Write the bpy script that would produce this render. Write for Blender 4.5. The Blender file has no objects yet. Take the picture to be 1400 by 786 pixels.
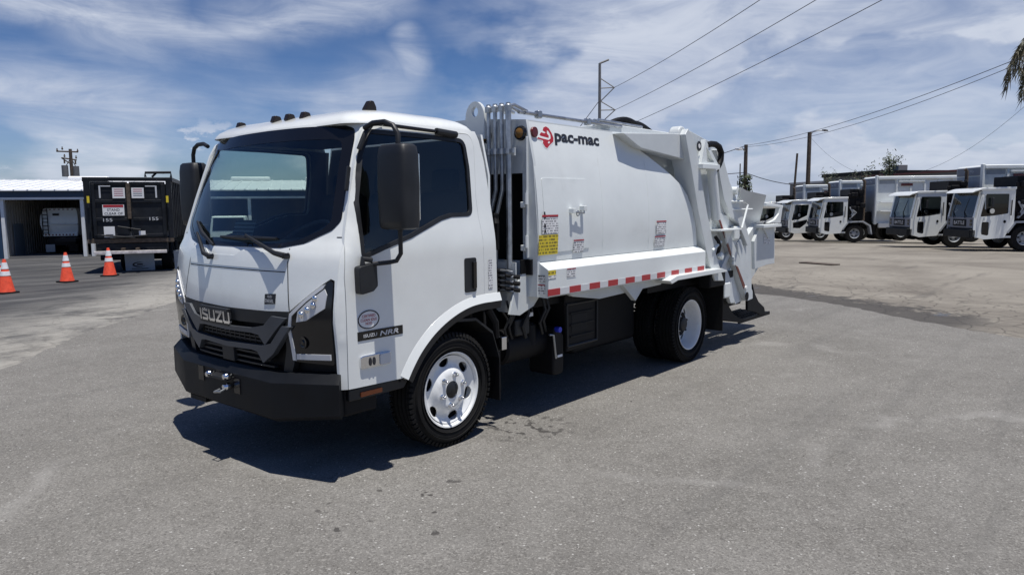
import bpy, bmesh, math, random
from math import sin, cos, pi, radians, sqrt
from mathutils import Vector, Matrix
from mathutils.geometry import delaunay_2d_cdt
random.seed(7)
SC = bpy.context.scene
COL = SC.collection

# ------------------------------------------------------------------ camera
CAM = [[0.640835, 0.090063, -0.762378, -2.4769], [-0.767628, 0.063733, -0.637719, -4.5612], [-0.008846, 0.993895, 0.109977, 1.6747]]
cd = bpy.data.cameras.new('camera'); cam = bpy.data.objects.new('camera', cd); COL.objects.link(cam)
cd.lens = 25.665; cd.sensor_width = 36; cd.clip_end = 3000; cd.clip_start = .05
cam.matrix_world = Matrix([CAM[0], CAM[1], CAM[2], [0, 0, 0, 1]])
SC.camera = cam

# ------------------------------------------------------------------ colour management
SC.view_settings.view_transform = 'Standard'; SC.view_settings.look = 'None'
SC.view_settings.gamma = 1; SC.view_settings.exposure = 0.0
SC.cycles.max_bounces = 8; SC.cycles.transparent_max_bounces = 16

# ------------------------------------------------------------------ node expression helper
class X:
    """wraps a node socket so shader maths can be written as arithmetic"""
    nt = None
    def __init__(s, k): s.k = k
    @staticmethod
    def m(op, *a, clamp=False):
        n = X.nt.nodes.new('ShaderNodeMath'); n.operation = op; n.use_clamp = clamp
        for i, v in enumerate(a):
            if isinstance(v, X): X.nt.links.new(v.k, n.inputs[i])
            else: n.inputs[i].default_value = v
        return X(n.outputs[0])
    def __add__(s, o): return X.m('ADD', s, o)
    __radd__ = __add__
    def __sub__(s, o): return X.m('SUBTRACT', s, o)
    def __rsub__(s, o): return X.m('SUBTRACT', o, s)
    def __mul__(s, o): return X.m('MULTIPLY', s, o)
    __rmul__ = __mul__
    def __truediv__(s, o): return X.m('DIVIDE', s, o)
    def __pow__(s, o): return X.m('POWER', s, o)
def clampx(a): return X.m('ADD', a, 0., clamp=True)
def maxx(a, b): return X.m('MAXIMUM', a, b)
def minx(a, b): return X.m('MINIMUM', a, b)
def node(t, **kw):
    n = X.nt.nodes.new(t)
    for k, v in kw.items(): setattr(n, k, v)
    return n
def link(a, b): X.nt.links.new(a.k if isinstance(a, X) else a, b)
def vec(x, y, z):
    n = node('ShaderNodeCombineXYZ')
    for i, v in enumerate((x, y, z)):
        if isinstance(v, X): link(v, n.inputs[i])
        else: n.inputs[i].default_value = v
    return n.outputs[0]
def noise(v, scale, detail=4, rough=.55, dist=0):
    n = node('ShaderNodeTexNoise'); link(v, n.inputs['Vector'])
    n.inputs['Scale'].default_value = scale; n.inputs['Detail'].default_value = detail
    n.inputs['Roughness'].default_value = rough; n.inputs['Distortion'].default_value = dist
    return X(n.outputs['Fac'])
def smooth(a, lo, hi):
    n = node('ShaderNodeMapRange'); n.interpolation_type = 'SMOOTHSTEP'
    link(a, n.inputs[0]); n.inputs[1].default_value = lo; n.inputs[2].default_value = hi
    return X(n.outputs[0])
def mixc(f, a, b):
    n = node('ShaderNodeMix', data_type='RGBA')
    if isinstance(f, X): link(f, n.inputs[0])
    else: n.inputs[0].default_value = f
    for i, v in ((6, a), (7, b)):
        if isinstance(v, (tuple, list)): n.inputs[i].default_value = (*v[:3], 1)
        else: link(v, n.inputs[i])
    return n.outputs[2]
def sepx(v):
    n = node('ShaderNodeSeparateXYZ'); link(v, n.inputs[0])
    return X(n.outputs[0]), X(n.outputs[1]), X(n.outputs[2])

# ------------------------------------------------------------------ world: sky with cirrus veils
SUN = Vector((-0.03, -0.22, 1.0)).normalized()
elev = math.asin(SUN.z)
W = bpy.data.worlds.new('World'); SC.world = W; W.use_nodes = True
X.nt = W.node_tree; X.nt.nodes.clear()
sky = node('ShaderNodeTexSky', sky_type='NISHITA', sun_disc=False)
sky.sun_elevation = elev; sky.sun_rotation = radians(180)
sky.air_density = 1.0; sky.dust_density = .6; sky.ozone_density = 2.2
tc = node('ShaderNodeTexCoord').outputs['Generated']
dx, dy, dz = sepx(tc)
def segd(a, b, wdeg):
    """soft streak of sky along the great arc from direction a to direction b, ragged at the edge"""
    a = Vector(a).normalized(); b = Vector(b).normalized(); nrm = a.cross(b).normalized(); mid = (a + b).normalized()
    half = math.acos(max(-1, min(1, a.dot(b)))) / 2
    n1 = node('ShaderNodeVectorMath', operation='DOT_PRODUCT'); link(warp, n1.inputs[0]); n1.inputs[1].default_value = nrm
    n2 = node('ShaderNodeVectorMath', operation='DOT_PRODUCT'); link(tc, n2.inputs[0]); n2.inputs[1].default_value = mid
    s = sin(radians(wdeg))
    across = 1 - smooth(X.m('ABSOLUTE', X(n1.outputs['Value'])), s * .1, s * 1.6)
    along = smooth(X(n2.outputs['Value']), cos(half * 1.25), cos(half * .6))
    return across * along
def warpv(scale, amp, detail, rough=.6, stretch=(1, 1, 1)):
    mq = node('ShaderNodeMapping'); link(tc, mq.inputs[0]); mq.inputs['Scale'].default_value = stretch
    wn = node('ShaderNodeTexNoise'); link(mq.outputs[0], wn.inputs['Vector']); wn.inputs['Scale'].default_value = scale; wn.inputs['Detail'].default_value = detail; wn.inputs['Roughness'].default_value = rough
    wa = node('ShaderNodeVectorMath', operation='MULTIPLY_ADD'); link(wn.outputs['Color'], wa.inputs[0]); wa.inputs[1].default_value = (amp,) * 3
    link(tc, wa.inputs[2]); w_ = node('ShaderNodeVectorMath', operation='SUBTRACT'); link(wa.outputs[0], w_.inputs[0]); w_.inputs[1].default_value = (amp / 2,) * 3
    return w_.outputs[0]
warp = warpv(4, .07, 8, .62)
rag = warpv(2.6, .15, 6, .52, (1, 1, 2.0))
def blob(c, half_deg, soft=1.0):
    """soft ragged patch of sky around direction c"""
    n = node('ShaderNodeVectorMath', operation='DOT_PRODUCT'); link(rag, n.inputs[0]); n.inputs[1].default_value = c
    return smooth(X(n.outputs['Value']), cos(radians(half_deg * (1 + soft))), cos(radians(half_deg * .25)))
n_soft = noise(vec(dx, dy, dz * 1.8), 3.2, 7, .58, .8)
mf = node('ShaderNodeMapping'); link(tc, mf.inputs[0]); mf.inputs['Rotation'].default_value = (radians(10), radians(-14), 0); mf.inputs['Scale'].default_value = (1, 1, 4.2)
n_fine = noise(mf.outputs[0], 6, 10, .62, 1.0)
bands = noise(vec(dx, dy, dz * 7), 4.0, 7, .6, .9)
low = 1 - smooth(dz, .0, .26)
right = maxx(maxx(blob((0.854,0.489,0.179), 11, .8), blob((0.931,0.303,0.201), 12, .8)), maxx(maxx(blob((0.973,0.103,0.208), 12, .8), blob((0.956,0.243,0.166), 9, .7)), blob((0.783,0.602,0.156), 6, .7)))
rlow = blob((0.916,0.395,0.066), 12, .7)
left_low = maxx(blob((0.347,0.935,0.070), 9, .7), blob((0.553,0.829,0.089), 7, .7) * .8)
streak = segd((0.236,0.942,0.240), (0.508,0.841,0.185), 1.25) * 1.15
streak = maxx(streak, segd((0.309,0.925,0.222), (0.446,0.871,0.206), 2.6) * .7)
streak = maxx(streak, segd((0.463,0.861,0.211), (0.652,0.709,0.267), 1.8) * 1.05)
streak = maxx(streak, segd((0.650,0.722,0.235), (0.673,0.722,0.161), 1.1) * .8)
streak = maxx(streak, segd((0.671,0.720,0.179), (0.583,0.808,0.090), 2.6) * .6)
streak = maxx(streak, segd((0.746,0.633,0.209), (0.788,0.581,0.204), .8) * .8)
streak = maxx(streak, segd((0.251,0.958,0.140), (0.434,0.893,0.121), 1.8) * .55)
hazeb = smooth(n_soft, .38, .72)
dens = .02 + hazeb * .07 + right * (.74 + (n_soft - .5) * .45 + (n_fine - .5) * .85) + rlow * .30 + left_low * (.42 + (bands - .5) * 1.5 + (n_fine - .5) * .3) + low * (.30 + (bands - .45) * .9)
dens = maxx(dens, 0.) * (1 - maxx(maxx(blob((0.976,0.204,0.071), 4, .6) * .45, blob((0.938,0.345,0.041), 5, .6) * .5), maxx(blob((0.702,0.683,0.201), 6, .7) * .95, maxx(maxx(blob((0.329,0.930,0.167), 6, .7) * .85, blob((0.499,0.853,0.154), 6, .7) * .8), blob((0.608,0.774,0.177), 5, .7) * .8)))) + streak * (.52 + (n_fine - .5) * 1.3)
puff_m = (1 - smooth(X.m('ABSOLUTE', dz - .075), .008, .055))
puff = smooth(noise(vec(dx * 1., dy * 1., dz * 2.0), 7, 9, .6), .56, .62) * puff_m
dens = maxx(clampx(dens) * .90, puff * .95)
shade = smooth(n_soft * .5 + n_fine * .5, .35, .62)
cloudc = mixc(shade, (6.6, 7.5, 9.6), (9.6, 10.3, 11.8))
skyc = mixc(.0, sky.outputs[0], sky.outputs[0])
hs = node('ShaderNodeHueSaturation'); link(sky.outputs[0], hs.inputs['Color']); hs.inputs['Saturation'].default_value = 1.3; hs.inputs['Value'].default_value = 1.0
sm_ = node('ShaderNodeMix', data_type='RGBA', blend_type='MULTIPLY'); sm_.inputs[0].default_value = 1; link(hs.outputs[0], sm_.inputs[6]); link(mixc(smooth(dz, .02, .24), (.82, .97, 1.40), (.70, .77, 1.03)), sm_.inputs[7])
col = mixc(dens, sm_.outputs[2], cloudc)
bg = node('ShaderNodeBackground'); link(col, bg.inputs[0]); bg.inputs[1].default_value = 0.068
wo = node('ShaderNodeOutputWorld'); link(bg.outputs[0], wo.inputs[0])

# ------------------------------------------------------------------ sun
sl = bpy.data.lights.new('sun', 'SUN'); sl.energy = 5.0; sl.angle = radians(.5); sl.color = (1, .965, .91)
so = bpy.data.objects.new('sun', sl); COL.objects.link(so); so.rotation_euler = SUN.to_track_quat('Z', 'Y').to_euler()

# ------------------------------------------------------------------ materials
def mat(name, base, rough=.5, metal=0, coat=0, var=0, vs=4, bump=0, bs=60, spec=.5, dirt=0):
    m = bpy.data.materials.new(name); m.use_nodes = True; X.nt = m.node_tree
    b = m.node_tree.nodes['Principled BSDF']
    b.inputs['Base Color'].default_value = (*base, 1); b.inputs['Roughness'].default_value = rough
    b.inputs['Metallic'].default_value = metal; b.inputs['Specular IOR Level'].default_value = spec
    if coat: b.inputs['Coat Weight'].default_value = coat; b.inputs['Coat Roughness'].default_value = .06
    oc = node('ShaderNodeTexCoord').outputs['Object']
    if var or dirt:
        f = noise(oc, vs, 6, .6)
        c = mixc(smooth(f, .3, .7), tuple(x * (1 - var) for x in base), tuple(min(1, x * (1 + var)) for x in base))
        if dirt:
            d = smooth(noise(oc, 1.7, 8, .7, 1.2), .5, .78) * dirt
            c = mixc(d, c, (.24, .21, .17))
        link(c, b.inputs['Base Color'])
        link(clampx(f * .25 + (rough - .12)), b.inputs['Roughness'])
    if bump:
        bn = node('ShaderNodeBump'); bn.inputs['Strength'].default_value = bump; bn.inputs['Distance'].default_value = .01
        link(noise(oc, bs, 4, .6), bn.inputs['Height']); link(bn.outputs[0], b.inputs['Normal'])
    return m
M = {}
M['white'] = mat('white_paint', (.78, .80, .775), .22, 0, .6, .03, 3, .03, 9, dirt=.10)
M['bodywhite'] = mat('white_body_paint', (.74, .77, .755), .38, 0, .3, .04, 2.2, .14, 5, dirt=.12)
M['wheelwhite'] = mat('wheel_paint', (.78, .79, .78), .3, 0, .5, .04, 9)
M['black'] = mat('black_plastic', (.012, .013, .015), .5, 0, 0, .25, 6, .05, 300)
M['gloss'] = mat('gloss_black', (.008, .008, .009), .12)
M['bumper'] = mat('bumper_black', (.0065, .0075, .0095), .55, 0, 0, .2, 5, .12, 260, spec=.22)
M['frame'] = mat('chassis_black', (.005, .005, .006), .6, 0, 0, .3, 5, spec=.25)
M['rubber'] = mat('tyre_rubber', (.008, .0078, .0078), .8, 0, 0, .35, 12, .2, 90, spec=.25)
M['trim'] = mat('grille_grey', (.085, .093, .105), .42, .2, 0, .1, 5)
M['chrome'] = mat('chrome', (.75, .76, .78), .12, 1)
M['steel'] = mat('galvanised_steel', (.42, .44, .46), .38, .85, 0, .2, 14)
M['seat'] = mat('seat_fabric', (.035, .037, .04), .85, spec=.2)
M['dash'] = mat('dash_plastic', (.065, .068, .07), .6, spec=.3)
M['lining'] = mat('cab_lining', (.045, .048, .05), .8, spec=.2)
M['red'] = mat('red_film', (.38, .025, .03), .4)
M['redlens'] = mat('red_lens', (.12, .008, .008), .15)
M['silverfilm'] = mat('silver_reflective_film', (.62, .63, .64), .35, .1)
M['amber'] = mat('amber_lens', (.22, .11, .025), .15)
M['ambdark'] = mat('dark_amber_lens', (.02, .014, .008), .25)
M['orangeref'] = mat('orange_reflector', (.30, .07, .015), .3)
M['yellow'] = mat('yellow_sticker', (.72, .56, .03), .5, 0, 0, .1, 30)
M['ink'] = mat('black_ink', (.02, .02, .025), .5)
M['inkred'] = mat('red_ink', (.40, .02, .03), .5)
M['paper'] = mat('sticker_white', (.78, .78, .77), .5)
M['blue'] = mat('blue_cap', (.03, .05, .55), .35)
M['cone'] = mat('cone_orange', (.80, .085, .035), .55, 0, 0, .18, 12, dirt=.45)
M['conewhite'] = mat('cone_collar', (.78, .78, .78), .35, 0, 0, .08, 12, dirt=.35)
M['dump'] = mat('dumpster_black', (.008, .010, .014), .5, 0, 0, .35, 3, .15, 8, spec=.3, dirt=.10)
M['rust'] = mat('rusty_steel', (.10, .075, .055), .7, .2, 0, .4, 10)
M['barwhite'] = mat('worn_white_bar', (.62, .58, .56), .6, 0, 0, .25, 9, dirt=.5)
M['flapgrey'] = mat('mud_flap_grey', (.33, .38, .44), .55, 0, 0, .08, 4)
M['navy'] = mat('navy_fascia', (.02, .05, .10), .45, 0, 0, .12, 1.5)
M['roofw'] = mat('white_metal_roof', (.78, .79, .80), .4, 0, 0, .06, 1.2, dirt=.12)
M['wallgrey'] = mat('interior_sheet_wall', (.30, .28, .25), .6, 0, 0, .12, 1)
M['doorgrey'] = mat('shop_door_grey', (.13, .16, .19), .5)
M['postwhite'] = mat('white_post', (.72, .73, .73), .45, 0, 0, .06, 3, dirt=.15)
M['concrete'] = mat('shop_floor', (.16, .155, .15), .8, 0, 0, .2, 1)
M['wood'] = mat('weathered_pole', (.085, .065, .05), .9, 0, 0, .3, 5)
M['polegrey'] = mat('grey_steel_pole', (.17, .17, .17), .6, .3, 0, .15, 1)
M['wire'] = mat('cable_black', (.03, .03, .035), .6)
M['ware'] = mat('warehouse_grey', (.16, .165, .17), .7, 0, 0, .15, .25)
M['waretrim'] = mat('warehouse_maroon_edge', (.17, .05, .045), .6)
M['warelight'] = mat('warehouse_light_panel', (.45, .46, .46), .6, 0, 0, .06, .3)
M['bodygrey'] = mat('body_grey', (.36, .38, .40), .5, 0, 0, .12, 2)
M['fleetgrey'] = mat('grille_panel_grey', (.22, .23, .26), .5, 0, 0, .1, 3)
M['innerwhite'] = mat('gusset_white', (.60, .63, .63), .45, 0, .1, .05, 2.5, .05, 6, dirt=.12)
def leafmat(name, c1, c2):
    m = bpy.data.materials.new(name); m.use_nodes = True; X.nt = m.node_tree
    b = m.node_tree.nodes['Principled BSDF']; b.inputs['Roughness'].default_value = .6
    oi = node('ShaderNodeTexCoord').outputs['Object']
    link(mixc(smooth(noise(oi, 1.4, 4), .35, .65), c1, c2), b.inputs['Base Color'])
    return m
M['leaf'] = leafmat('tree_leaf', (.02, .034, .014), (.06, .08, .032))
M['palm'] = leafmat('palm_leaf', (.05, .06, .03), (.14, .12, .075))
def glassmat(name, tint, ior=1.5, rough=0.0):
    m = bpy.data.materials.new(name); m.use_nodes = True; X.nt = m.node_tree; X.nt.nodes.clear()
    t = node('ShaderNodeBsdfTransparent'); t.inputs[0].default_value = (*tint, 1)
    g = node('ShaderNodeBsdfGlossy'); g.inputs['Roughness'].default_value = rough; g.inputs[0].default_value = (1, 1, 1, 1)
    f = node('ShaderNodeFresnel'); f.inputs[0].default_value = ior
    mx = node('ShaderNodeMixShader'); link(f.outputs[0], mx.inputs[0]); link(t.outputs[0], mx.inputs[1]); link(g.outputs[0], mx.inputs[2])
    o = node('ShaderNodeOutputMaterial'); link(mx.outputs[0], o.inputs[0])
    return m
M['wsglass'] = glassmat('windscreen_glass', (.72, .82, .77), 1.62)
M['sideglass'] = glassmat('tinted_side_glass', (.68, .77, .74), 1.58)
M['fleetglass'] = glassmat('cab_glass', (.13, .16, .16))
def printmat(name, base, ink, scale):
    """sticker with small unreadable lines of print"""
    m = bpy.data.materials.new(name); m.use_nodes = True; X.nt = m.node_tree
    b = m.node_tree.nodes['Principled BSDF']; b.inputs['Roughness'].default_value = .5
    oc = node('ShaderNodeTexCoord').outputs['Object']; x, y, z = sepx(oc)
    ln = smooth(X.m('FRACT', z * scale), .35, .5)
    wd = smooth(noise(vec(x * 90, y * 90, X.m('FLOOR', z * scale) * 7.3), 1, 1), .42, .5)
    link(mixc(ln * wd * .85, base, ink), b.inputs['Base Color'])
    return m
M['print'] = printmat('sticker_small_print', (.78, .78, .77), (.12, .12, .14), 55)
M['yprint'] = printmat('yellow_sticker_print', (.72, .56, .03), (.10, .08, .02), 40)

# ------------------------------------------------------------------ mesh builder
OFF = [Vector((0, 0, 0))]
def dens_poly(p, res):
    o = []
    n = len(p)
    for i in range(n):
        a = Vector(p[i]); b = Vector(p[(i + 1) % n]); k = max(1, int((b - a).length / res))
        for j in range(k): o.append(a.lerp(b, j / k))
    return o
def inside(p, poly):
    x, y = p[0], p[1]; c = False; j = len(poly) - 1
    for i in range(len(poly)):
        xi, yi = poly[i][0], poly[i][1]; xj, yj = poly[j][0], poly[j][1]
        if (yi > y) != (yj > y) and x < (xj - xi) * (y - yi) / (yj - yi) + xi: c = not c
        j = i
    return c
def fillet(pts, r, seg=5):
    """round the corners of a 2-D polygon; r a number or one per corner"""
    n = len(pts); o = []
    for i in range(n):
        rr = r[i] if isinstance(r, (list, tuple)) else r
        p = Vector(pts[i]); a = Vector(pts[i - 1]) - p; b = Vector(pts[(i + 1) % n]) - p
        la, lb = a.length, b.length; a.normalize(); b.normalize()
        ang = a.angle(b)
        t = min(rr / max(math.tan(ang / 2), 1e-4), la * .48, lb * .48)
        if rr <= 0 or t < 1e-4: o.append(tuple(p)); continue
        p0 = p + a * t; p1 = p + b * t
        for k in range(seg + 1):
            u = k / seg; q = p0 * (1 - u) ** 2 + p * 2 * u * (1 - u) + p1 * u * u
            o.append((q.x, q.y))
    return o
class MB:
    def __init__(s): s.v = []; s.f = []
    def add(s, vs, fs):
        b = len(s.v); s.v += [tuple(v) for v in vs]; s.f += [tuple(b + i for i in f) for f in fs]; return s
    def box(s, c, d, rz=0, ry=0, rx=0, taper=1):
        R = Matrix.Rotation(rz, 3, 'Z') @ Matrix.Rotation(ry, 3, 'Y') @ Matrix.Rotation(rx, 3, 'X')
        vs = []
        for z in (-1, 1):
            t = taper if z > 0 else 1
            for x, y in ((-1, -1), (1, -1), (1, 1), (-1, 1)):
                vs.append(Vector(c) + R @ Vector((x * d[0] / 2 * t, y * d[1] / 2 * t, z * d[2] / 2)))
        return s.add(vs, [(0, 3, 2, 1), (4, 5, 6, 7), (0, 1, 5, 4), (1, 2, 6, 5), (2, 3, 7, 6), (3, 0, 4, 7)])
    def b2(s, a, b):
        return s.box([(a[i] + b[i]) / 2 for i in range(3)], [abs(b[i] - a[i]) for i in range(3)])
    def prism(s, poly, ax, a0, a1):
        """extrude a 2-D polygon along axis ax ('x','y','z') from a0 to a1"""
        def P3(p, a):
            return {'x': (a, p[0], p[1]), 'y': (p[0], a, p[1]), 'z': (p[0], p[1], a)}[ax]
        n = len(poly)
        vs = [P3(p, a0) for p in poly] + [P3(p, a1) for p in poly]
        return s.add(vs, [tuple(range(n))[::-1], tuple(range(n, 2 * n))] + [(i, (i + 1) % n, n + (i + 1) % n, n + i) for i in range(n)])
    def tube(s, pts, r, n=8, closed=False, cap=True):
        pts = [Vector(p) for p in pts]; m = len(pts); rings = []
        up = None
        for i in range(m):
            if closed: t = pts[(i + 1) % m] - pts[i - 1]
            else: t = pts[min(i + 1, m - 1)] - pts[max(i - 1, 0)]
            t.normalize()
            if up is None:
                up = Vector((0, 0, 1)) if abs(t.z) < .9 else Vector((1, 0, 0))
            a = t.cross(up); 
            if a.length < 1e-5: a = t.orthogonal()
            a.normalize(); b = a.cross(t).normalized(); up = b
            rr = r[i] if isinstance(r, (list, tuple)) else r
            rings.append([pts[i] + (a * cos(2 * pi * k / n) + b * sin(2 * pi * k / n)) * rr for k in range(n)])
        vs = [v for g in rings for v in g]; fs = []
        for i in range(m if closed else m - 1):
            j = (i + 1) % m
            for k in range(n): fs.append((i * n + k, i * n + (k + 1) % n, j * n + (k + 1) % n, j * n + k))
        if cap and not closed: fs += [tuple(range(n))[::-1], tuple(range((m - 1) * n, m * n))]
        return s.add(vs, fs)
    def cyl(s, p0, p1, r0, r1=None, n=16): return s.tube([p0, p1], [r0, r0 if r1 is None else r1], n)
    def lathe(s, prof, c, ax='y', n=48, closed=True):
        """revolve profile (a along axis, r) about axis through c"""
        c = Vector(c); m = len(prof); vs = []
        for k in range(n):
            t = 2 * pi * k / n
            for a, r in prof:
                q = {'y': (r * cos(t), a, r * sin(t)), 'x': (a, r * cos(t), r * sin(t)), 'z': (r * cos(t), r * sin(t), a)}[ax]
                vs.append(c + Vector(q))
        fs = []
        for k in range(n):
            k2 = (k + 1) % n
            for i in range(m if closed else m - 1):
                j = (i + 1) % m
                fs.append((k * m + i, k * m + j, k2 * m + j, k2 * m + i))
        return s.add(vs, fs)
    def patch(s, outer, holes, res, fn, thick=None):
        """sheet over a 2-D outline with holes, mapped to 3-D by fn; thick = offset vector for the back face"""
        P, E = [], []
        loops = [dens_poly(outer, res)] + [dens_poly(h, res) for h in holes]
        for L in loops:
            b = len(P); n = len(L); P += [Vector(p) for p in L]; E += [(b + i, b + (i + 1) % n) for i in range(n)]
        xs = [p[0] for p in loops[0]]; ys = [p[1] for p in loops[0]]
        gx = min(xs) + res * .5
        while gx < max(xs):
            gy = min(ys) + res * .5
            while gy < max(ys):
                q = Vector((gx, gy))
                if inside(q, loops[0]) and not any(inside(q, h) for h in loops[1:]):
                    if min((q - e).length for L in loops for e in L) > res * .45: P.append(q)
                gy += res
            gx += res
        V, _, F, *_r = delaunay_2d_cdt(P, E, [], 0, 1e-6)
        keep = []
        for f in F:
            c = sum((V[i] for i in f), Vector((0, 0))) / len(f)
            if inside(c, loops[0]) and not any(inside(c, h) for h in loops[1:]): keep.append(tuple(f))
        used = sorted({i for f in keep for i in f}); mp_ = {o: i for i, o in enumerate(used)}
        keep = [tuple(mp_[i] for i in f) for f in keep]
        top = [Vector(fn(V[i][0], V[i][1])) for i in used]
        if thick is None: return s.add(top, keep)
        n = len(top); th = Vector(thick); ec = {}
        for f in keep:
            for i in range(len(f)):
                a, b = f[i], f[(i + 1) % len(f)]; ec[(a, b)] = 1
        fs = keep + [tuple(n + i for i in f[::-1]) for f in keep]
        for (a, b) in ec:
            if (b, a) not in ec: fs.append((b, a, n + a, n + b))
        return s.add(top + [v + th for v in top], fs)
    def build(s, name, m, parent=None, bevel=0, flat=False, ang=35, seg=2):
        me = bpy.data.meshes.new(name)
        off = OFF[0]
        me.from_pydata([(v[0] - off[0], v[1] - off[1], v[2] - off[2]) for v in s.v], [], s.f)
        bm = bmesh.new(); bm.from_mesh(me); bmesh.ops.remove_doubles(bm, verts=bm.verts, dist=1e-5)
        bmesh.ops.recalc_face_normals(bm, faces=bm.faces); bm.to_mesh(me); bm.free()
        me.materials.append(m if not isinstance(m, str) else M[m])
        o = bpy.data.objects.new(name, me); COL.objects.link(o)
        if parent: o.parent = parent
        if not flat:
            me.shade_smooth()
            if bevel:
                b = o.modifiers.new('bevel', 'BEVEL'); b.width = bevel; b.segments = seg; b.limit_method = 'ANGLE'
                b.angle_limit = radians(ang); b.harden_normals = True
            else: me.set_sharp_from_angle(angle=radians(ang))
        return o
def tag(o, label=None, cat=None, group=None, kind=None):
    if label: o['label'] = label
    if cat: o['category'] = cat
    if group: o['group'] = group
    if kind: o['kind'] = kind
    return o
def empty(name, loc=(0, 0, 0), rz=0, **kw):
    o = bpy.data.objects.new(name, None); COL.objects.link(o); o.location = loc; o.rotation_euler = (0, 0, rz)
    o.empty_display_size = .2
    return tag(o, **kw)
def kids(o): return [c for c in bpy.data.objects if c.parent == o]
def copy_tree(o, parent=None):
    c = o.copy(); COL.objects.link(c); c.parent = parent
    for ch in kids(o): copy_tree(ch, c)
    return c
def text_mesh(txt, size, shear=0, bold=0.0, fit=None, space=1.0):
    """flat lettering as (verts2d, faces), origin at lower left; fit=(w,h) stretches to that box"""
    cu = bpy.data.curves.new('t', 'FONT'); cu.body = txt; cu.size = size; cu.shear = shear; cu.offset = bold; cu.resolution_u = 3
    cu.space_character = space
    o = bpy.data.objects.new('t', cu); COL.objects.link(o); bpy.context.view_layer.update()
    me = bpy.data.meshes.new_from_object(o.evaluated_get(bpy.context.evaluated_depsgraph_get()))
    vs = [(v.co.x, v.co.y) for v in me.vertices]; fs = [tuple(p.vertices) for p in me.polygons]
    bpy.data.objects.remove(o); bpy.data.curves.remove(cu); bpy.data.meshes.remove(me)
    x0 = min(v[0] for v in vs); x1 = max(v[0] for v in vs); y0 = min(v[1] for v in vs); y1 = max(v[1] for v in vs)
    if fit: sx, sy = fit[0] / (x1 - x0), fit[1] / (y1 - y0)
    else: sx = sy = 1
    return [((x - x0) * sx, (y - y0) * sy) for x, y in vs], fs
def lettering(txt, fn, m, parent, fit, name='lettering', shear=0, bold=0., space=1.0):
    vs, fs = text_mesh(txt, 1, shear, bold, fit, space)
    b = MB(); b.add([fn(x, y) for x, y in vs], fs)
    return b.build(name, m, parent, flat=True)
def interp(t, x):
    if x <= t[0][0]: return t[0][1]
    for (a, b), (c, d) in zip(t, t[1:]):
        if x <= c: return b + (d - b) * (x - a) / (c - a)
    return t[-1][1]
def sinterp(t, x):
    """smooth (Catmull-Rom) interpolation of a table"""
    if x <= t[0][0]: return t[0][1]
    if x >= t[-1][0]: return t[-1][1]
    for i in range(len(t) - 1):
        if x <= t[i + 1][0]:
            x0, y0 = t[i]; x1, y1 = t[i + 1]; u = (x - x0) / (x1 - x0)
            m0 = (y1 - t[i - 1][1]) / (x1 - t[i - 1][0]) if i > 0 else (y1 - y0) / (x1 - x0)
            m1 = (t[i + 2][1] - y0) / (t[i + 2][0] - x0) if i + 2 < len(t) else (y1 - y0) / (x1 - x0)
            h = x1 - x0
            return (2*u**3-3*u*u+1)*y0 + (u**3-2*u*u+u)*h*m0 + (-2*u**3+3*u*u)*y1 + (u**3-u*u)*h*m1
def mir(p): return [(-a, b) for a, b in p]

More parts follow.
